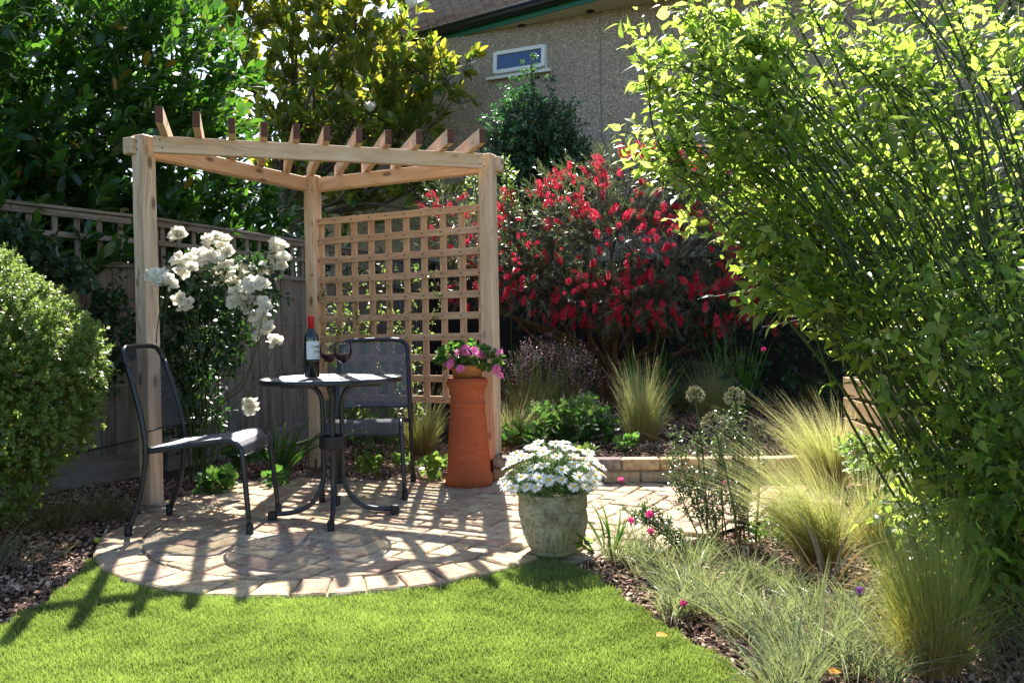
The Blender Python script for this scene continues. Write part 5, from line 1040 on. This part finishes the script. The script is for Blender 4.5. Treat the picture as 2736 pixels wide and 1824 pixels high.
mound('leafy_mound', [px_blob(870, 1010, 5.9, 50, 50, .18), px_blob(800, 960, 6.2, 50, 50, .18)], 240, .04, 'loose leafy perennial behind the far chair, seen through its legs', [M['lobed'], M['greenstem']], tpl=leaf_tpl(3, .5, .5), k=5)
mound('lobed_leaf_plant', [px_blob(1445, 1025, 5.3, 24, 22, .08)], 14, .075, 'round-leaved plant on the raised bed just behind the brick wall', [M['lobed'], M['greenstem']])
mound('lime_leaf_plant', [px_blob(1345, 1045, 5.25, 30, 14, .08)], 14, .06, 'yellowing young plant at the wall top above the daisies', [M['limeleaf'], M['greenstem']])
mound('lime_leaf_plant', [px_blob(1310, 1240, 3.5, 34, 26, .06)], 22, .055, 'bronze-green seedling at the right foot of the stone planter', [M['limeleaf'], M['greenstem']])
mound('lime_leaf_plant', [px_blob(1800, 1200, 4.0, 40, 20, .12), px_blob(1760, 1235, 3.7, 40, 20, .12)], 50, .045, 'low lime-green plant at the path edge left of the large feather grass', [M['limeleaf'], M['greenstem']], tpl=T_small, k=5)
mound('leafy_mound', [px_blob(2060, 1090, 3.9, 90, 60, .25), px_blob(2130, 1180, 3.5, 80, 70, .25), px_blob(2000, 1050, 4.1, 60, 50, .2)], 420, .045, 'bright leafy growth in front of the slatted planter', [M['limeleaf'], M['greenstem']], tpl=leaf_tpl(3, .45, .5), k=5)
mound('planter_flower', [(2.05, 4.42, .64, .16, .14, .12)], 120, .03, 'small flowering plant at the corner of the slatted planter', [M['lobed'], M['greenstem'], M['mauve']], 60, tpl=T_small, k=5)

# ---- sedges along the lawn edge
def sedge(u, v, L, n, label, lean=(-.05, 0, 0), mat='sedge', wd=.0045, spread=.95, droop=.55, r0=.05, grp='variegated sedge tufts along the lawn edge', nm='sedge_tuft'):
    p = gz(u, v, 0); m = MB(); ln = np.array(lean)
    for j in range(6):
        c = RS.normal(0, r0*.8, 3)*[1, 1, 0]; blades(m, c, int(n*.10), r0*.8, L*random.uniform(.6, 1.1), spread*random.uniform(.6, 1.2), droop*random.uniform(.5, 2.2), wd, lean=ln+RS.normal(0, .22, 3)*[1, 1, .4], seg=8, Lvar=.6, lanes=2 if mat == 'sedge' else 1)
    blades(m, (0, 0, 0), n//6, r0*1.2, L*.65, spread*1.6, droop*2.2, wd*.8, seg=7, Lvar=.6, m=1)
    o = m.build(nm, [M[mat], M['brownsedge']]); o.location = (p[0], p[1], -.02); tag(o, label, 'ornamental grass', grp); return o
sedge(1450, 1275, .26, 240, 'variegated sedge tuft nearest the stone planter', (.0, 0, .1), spread=.8)
sedge(1590, 1345, .30, 320, 'variegated sedge tuft below the magenta pinks, second from the planter', (.0, 0, .05))
sedge(1715, 1330, .28, 220, 'variegated sedge tuft set back from the lawn, left of the bronze strap leaves', (.0, 0, .05))
sedge(1745, 1450, .34, 420, 'long trailing variegated sedge tuft halfway down the lawn edge', (-.15, -.05, 0))
sedge(1870, 1500, .30, 420, 'variegated sedge tuft at the bottom centre-right, left of the golden-footed grass', (-.05, 0, .05))
sedge(1790, 1565, .30, 300, 'variegated sedge tuft cut by the bottom edge of the photo', (-.1, 0, 0))
sedge(1990, 1540, .28, 260, 'variegated sedge tuft right at the foot of the golden-footed feather grass', (-.05, 0, 0))
sedge(1520, 1310, .26, 200, 'variegated sedge tuft between the first and second tufts from the planter', (.0, 0, .05))
sedge(1660, 1400, .26, 260, 'variegated sedge tuft just above the hanging magenta pink', (-.05, 0, .05))
sedge(1840, 1400, .24, 240, 'variegated sedge tuft in the middle of the bed, below the bronze strap leaves', (-.05, 0, .05))
sedge(1960, 1460, .26, 240, 'variegated sedge tuft beside the purple flower stem', (-.1, 0, .05))
sedge(2080, 1400, .26, 200, 'variegated sedge tuft behind the golden-footed feather grass', (-.1, 0, .1))
sedge(1620, 1285, .24, 220, 'variegated sedge tuft under the tiny-leaved shrub, left side', (.0, 0, .1))
sedge(1760, 1345, .24, 240, 'variegated sedge tuft between the tiny-leaved shrub and the large feather grass', (.0, 0, .1))
sedge(1560, 1395, .24, 220, 'variegated sedge tuft spilling onto the lawn edge, right of the planter shadow', (-.1, -.05, .05))
sedge(1950, 1400, .24, 200, 'variegated sedge tuft right of the bronze strap leaves', (-.1, 0, .1))
sedge(130, 1205, .42, 420, 'brown-green sedge tuft in the shade under the round bush', (.08, -.05, .05), 'brownsedge', .0035, .8, .55, .09, 'brown sedge tufts at the left edge', 'brown_sedge')
sedge(240, 1180, .36, 260, 'brown sedge tuft leaning toward the left chair leg', (.15, -.05, 0), 'brownsedge', .0035, .8, .6, .08, 'brown sedge tufts at the left edge', 'brown_sedge')
sedge(15, 1290, .34, 260, 'brown sedge tuft at the far left edge of the lawn', (.05, 0, 0), 'brownsedge', .0035, .8, .6, .08, 'brown sedge tufts at the left edge', 'brown_sedge')
sedge(2320, 1510, .45, 500, 'rusty brown grass clump in the bottom right corner', (-.2, 0, -.1), 'brownsedge', .003, .9, .7, .12, 'rusty grass at the right corner', 'brown_sedge')
p = gz(1905, 1345, 0); m = MB(); blades(m, (0, 0, 0), 14, .04, .50, 1.1, 1.1, .013, seg=10, Lvar=.5); o = m.build('bronze_strap_plant', M['bronze']); o.location = (p[0], p[1], -.02); tag(o, 'bronze strap-leaved plant with pale arching blades before the large feather grass', 'plant')
p = gz(1365, 1270, 0); m = MB(); blades(m, (0, 0, 0), 13, .05, .36, .9, .35, .013, lean=(-.35, 0, 0), seg=8, Lvar=.4); o = m.build('strap_leaf_plant', M['strap']); o.location = (p[0]+.05, p[1], -.01); tag(o, 'few long green strap leaves leaning across the stone planter', 'plant')

# ---- small upright evergreen with tiny leaves, alliums, pinks
hb = MB(); TPn = []; TDn = []; 
for u, v, u0, v0, Y in ((1555, 1000, 1620, 1250, 3.75), (1600, 1010, 1640, 1250, 3.8), (1540, 1060, 1610, 1250, 3.7), (1690, 930, 1690, 1250, 3.8), (1660, 960, 1670, 1250, 3.75), (1730, 1000, 1700, 1250, 3.7), (1750, 1060, 1710, 1250, 3.65), (1700, 1000, 1690, 1250, 3.7), (1630, 1090, 1650, 1250, 3.6), (1590, 1090, 1640, 1250, 3.7), (1650, 1020, 1660, 1250, 3.7), (1720, 1090, 1700, 1250, 3.6), (1480, 1170, 1600, 1260, 3.4), (1450, 1180, 1600, 1260, 3.4)):
    a = at(u0, v0, Y); a[2] = -.02; b = at(u, v, Y+random.uniform(-.1, .1)); Q = smooth_path([a, (a+b)/2+RS.normal(0, .02, 3), b], 20); tube(hb, Q, np.linspace(.004, .0015, len(Q)), 5, m=1)
    for q in Q[5:]:
        for _ in range(5): TPn.append(q+RS.normal(0, .008, 3)); TDn.append(rdir(1)[0]*.8+np.array([0, 0, .6]))
foliage(hb, np.array(TPn), np.array(TDn), .05, 6, T_small, .0175, 1.2, ms=1, twr=.001); tag(hb.build('small_leaved_shrub', [M['hebe'], M['brownstem']]), 'upright wiry shrub with tiny glossy leaves in front of the brick path', 'shrub')
for u, v, u0, Y, R_, lb in ((1597, 907, 1625, 3.7, .040, 'left allium seedhead, beige and open on a tall stem'), (1640, 975, 1700, 3.4, .052, 'lowest and largest allium seedhead, green inside'), (1687, 912, 1720, 3.7, .045, 'right allium seedhead on a tall stem'), (1740, 985, 1735, 3.6, .04, 'allium seedhead low on the right, beside the feather grass')):
    c = at(u, v, Y); m = MB(); a = at(u0, 1200, Y); a[2] = 0; tube(m, smooth_path([a, (a+c)/2+np.array([.01, 0, 0]), c], 12), .0045, 6); n = 230; d = rdir(n); d = d[d[:, 2] > -.75]; tp = c+d*R_*rnd(len(d), .85, 1.05)[:, None]
    sticks(m, np.tile(c, (len(d), 1)), tp, .0006, .0006, 3, m=0); sticks(m, tp-d*.003, tp+d*.003, .0034, .0024, 5, m=1); tag(m.build('allium_seedhead', [M['greenstem'], M['seed']]), lb, 'seedhead', 'allium seedheads')
def pink(u, v, u0, v0, Y, lb, mat='magenta', n=5, sz=.013):
    c = at(u, v, Y); a = at(u0, v0, Y); a[2] = 0; m = MB(); tube(m, smooth_path([a, a*.4+c*.6+np.array([0, 0, .05]), c], 14), .0014, 5, m=1)
    for _ in range(n): d = nrm(rdir(1)[0]+np.array([-.1, -.4, .7])); floret(m, c+d*.008, d, sz, 5)
    tube(m, [c-np.array([0, 0, .018]), c], .004, 6, m=1); tag(m.build('pink_flower', [M[mat], M['greenstem']]), lb, 'flower', 'single-stemmed garden pinks')
pink(1426, 1103, 1700, 1250, 3.3, 'magenta pink bending out low over the path, right of the daisies')
pink(1449, 1195, 1560, 1330, 3.1, 'magenta pink standing left of a close pair')
pink(1493, 1180, 1580, 1340, 3.1, 'upper magenta pink of the close pair above the sedges', n=7)
pink(1495, 1219, 1590, 1350, 3.1, 'lower magenta pink of the close pair above the sedges')
pink(1572, 1385, 1700, 1330, 2.7, 'magenta pink hanging down near the lawn edge', n=5)
pink(1974, 1356, 2110, 1500, 2.5, 'dark purple pink in front of the bronze strap leaves', 'purple', 6)
pink(1754, 803, 1640, 1150, 3.6, 'pinkish bud on a long thin leaning stem before the bottlebrush', 'magenta', 4, .010)
pink(1663, 985+125, 1690, 1230, 3.4, 'tiny magenta pink between the shrub stems above the path', 'magenta', 2, .010)

# ---- fallen leaves
M['fallen'] = leaf_mat('orange_fallen_leaf', [(0, (.50, .20, .03)), (1, (.60, .33, .05))], ((.7, .35, .05), (.8, .5, .1)), .3, .5, .3)
for u, v, lb in ((1507, 1460, 'single orange fallen leaf lying on the lawn at the right'), (1905, 1545, 'yellow fallen leaf among the sedges at the bottom right'), (395, 1158, 'brown fallen leaf by the foot of the left pergola post'), (475, 1175, 'small orange fallen leaf on the bricks behind the left chair')):
    p = gz(u, v, .022 if v > 1300 else .012); m = MB(); q = leaf_tpl(5, .62, .45, .8, .3, .25); X, Y, Z = frame(np.array([[1., .5, .1]]), np.array([[0, -.2, 1.]])); inst(m, q[0], q[1], np.zeros((1, 3)), X, Y, Z, np.array([.045])); o = m.build('fallen_leaf', M['fallen'], None, True); o.location = tuple(p); tag(o, lb, 'leaf')
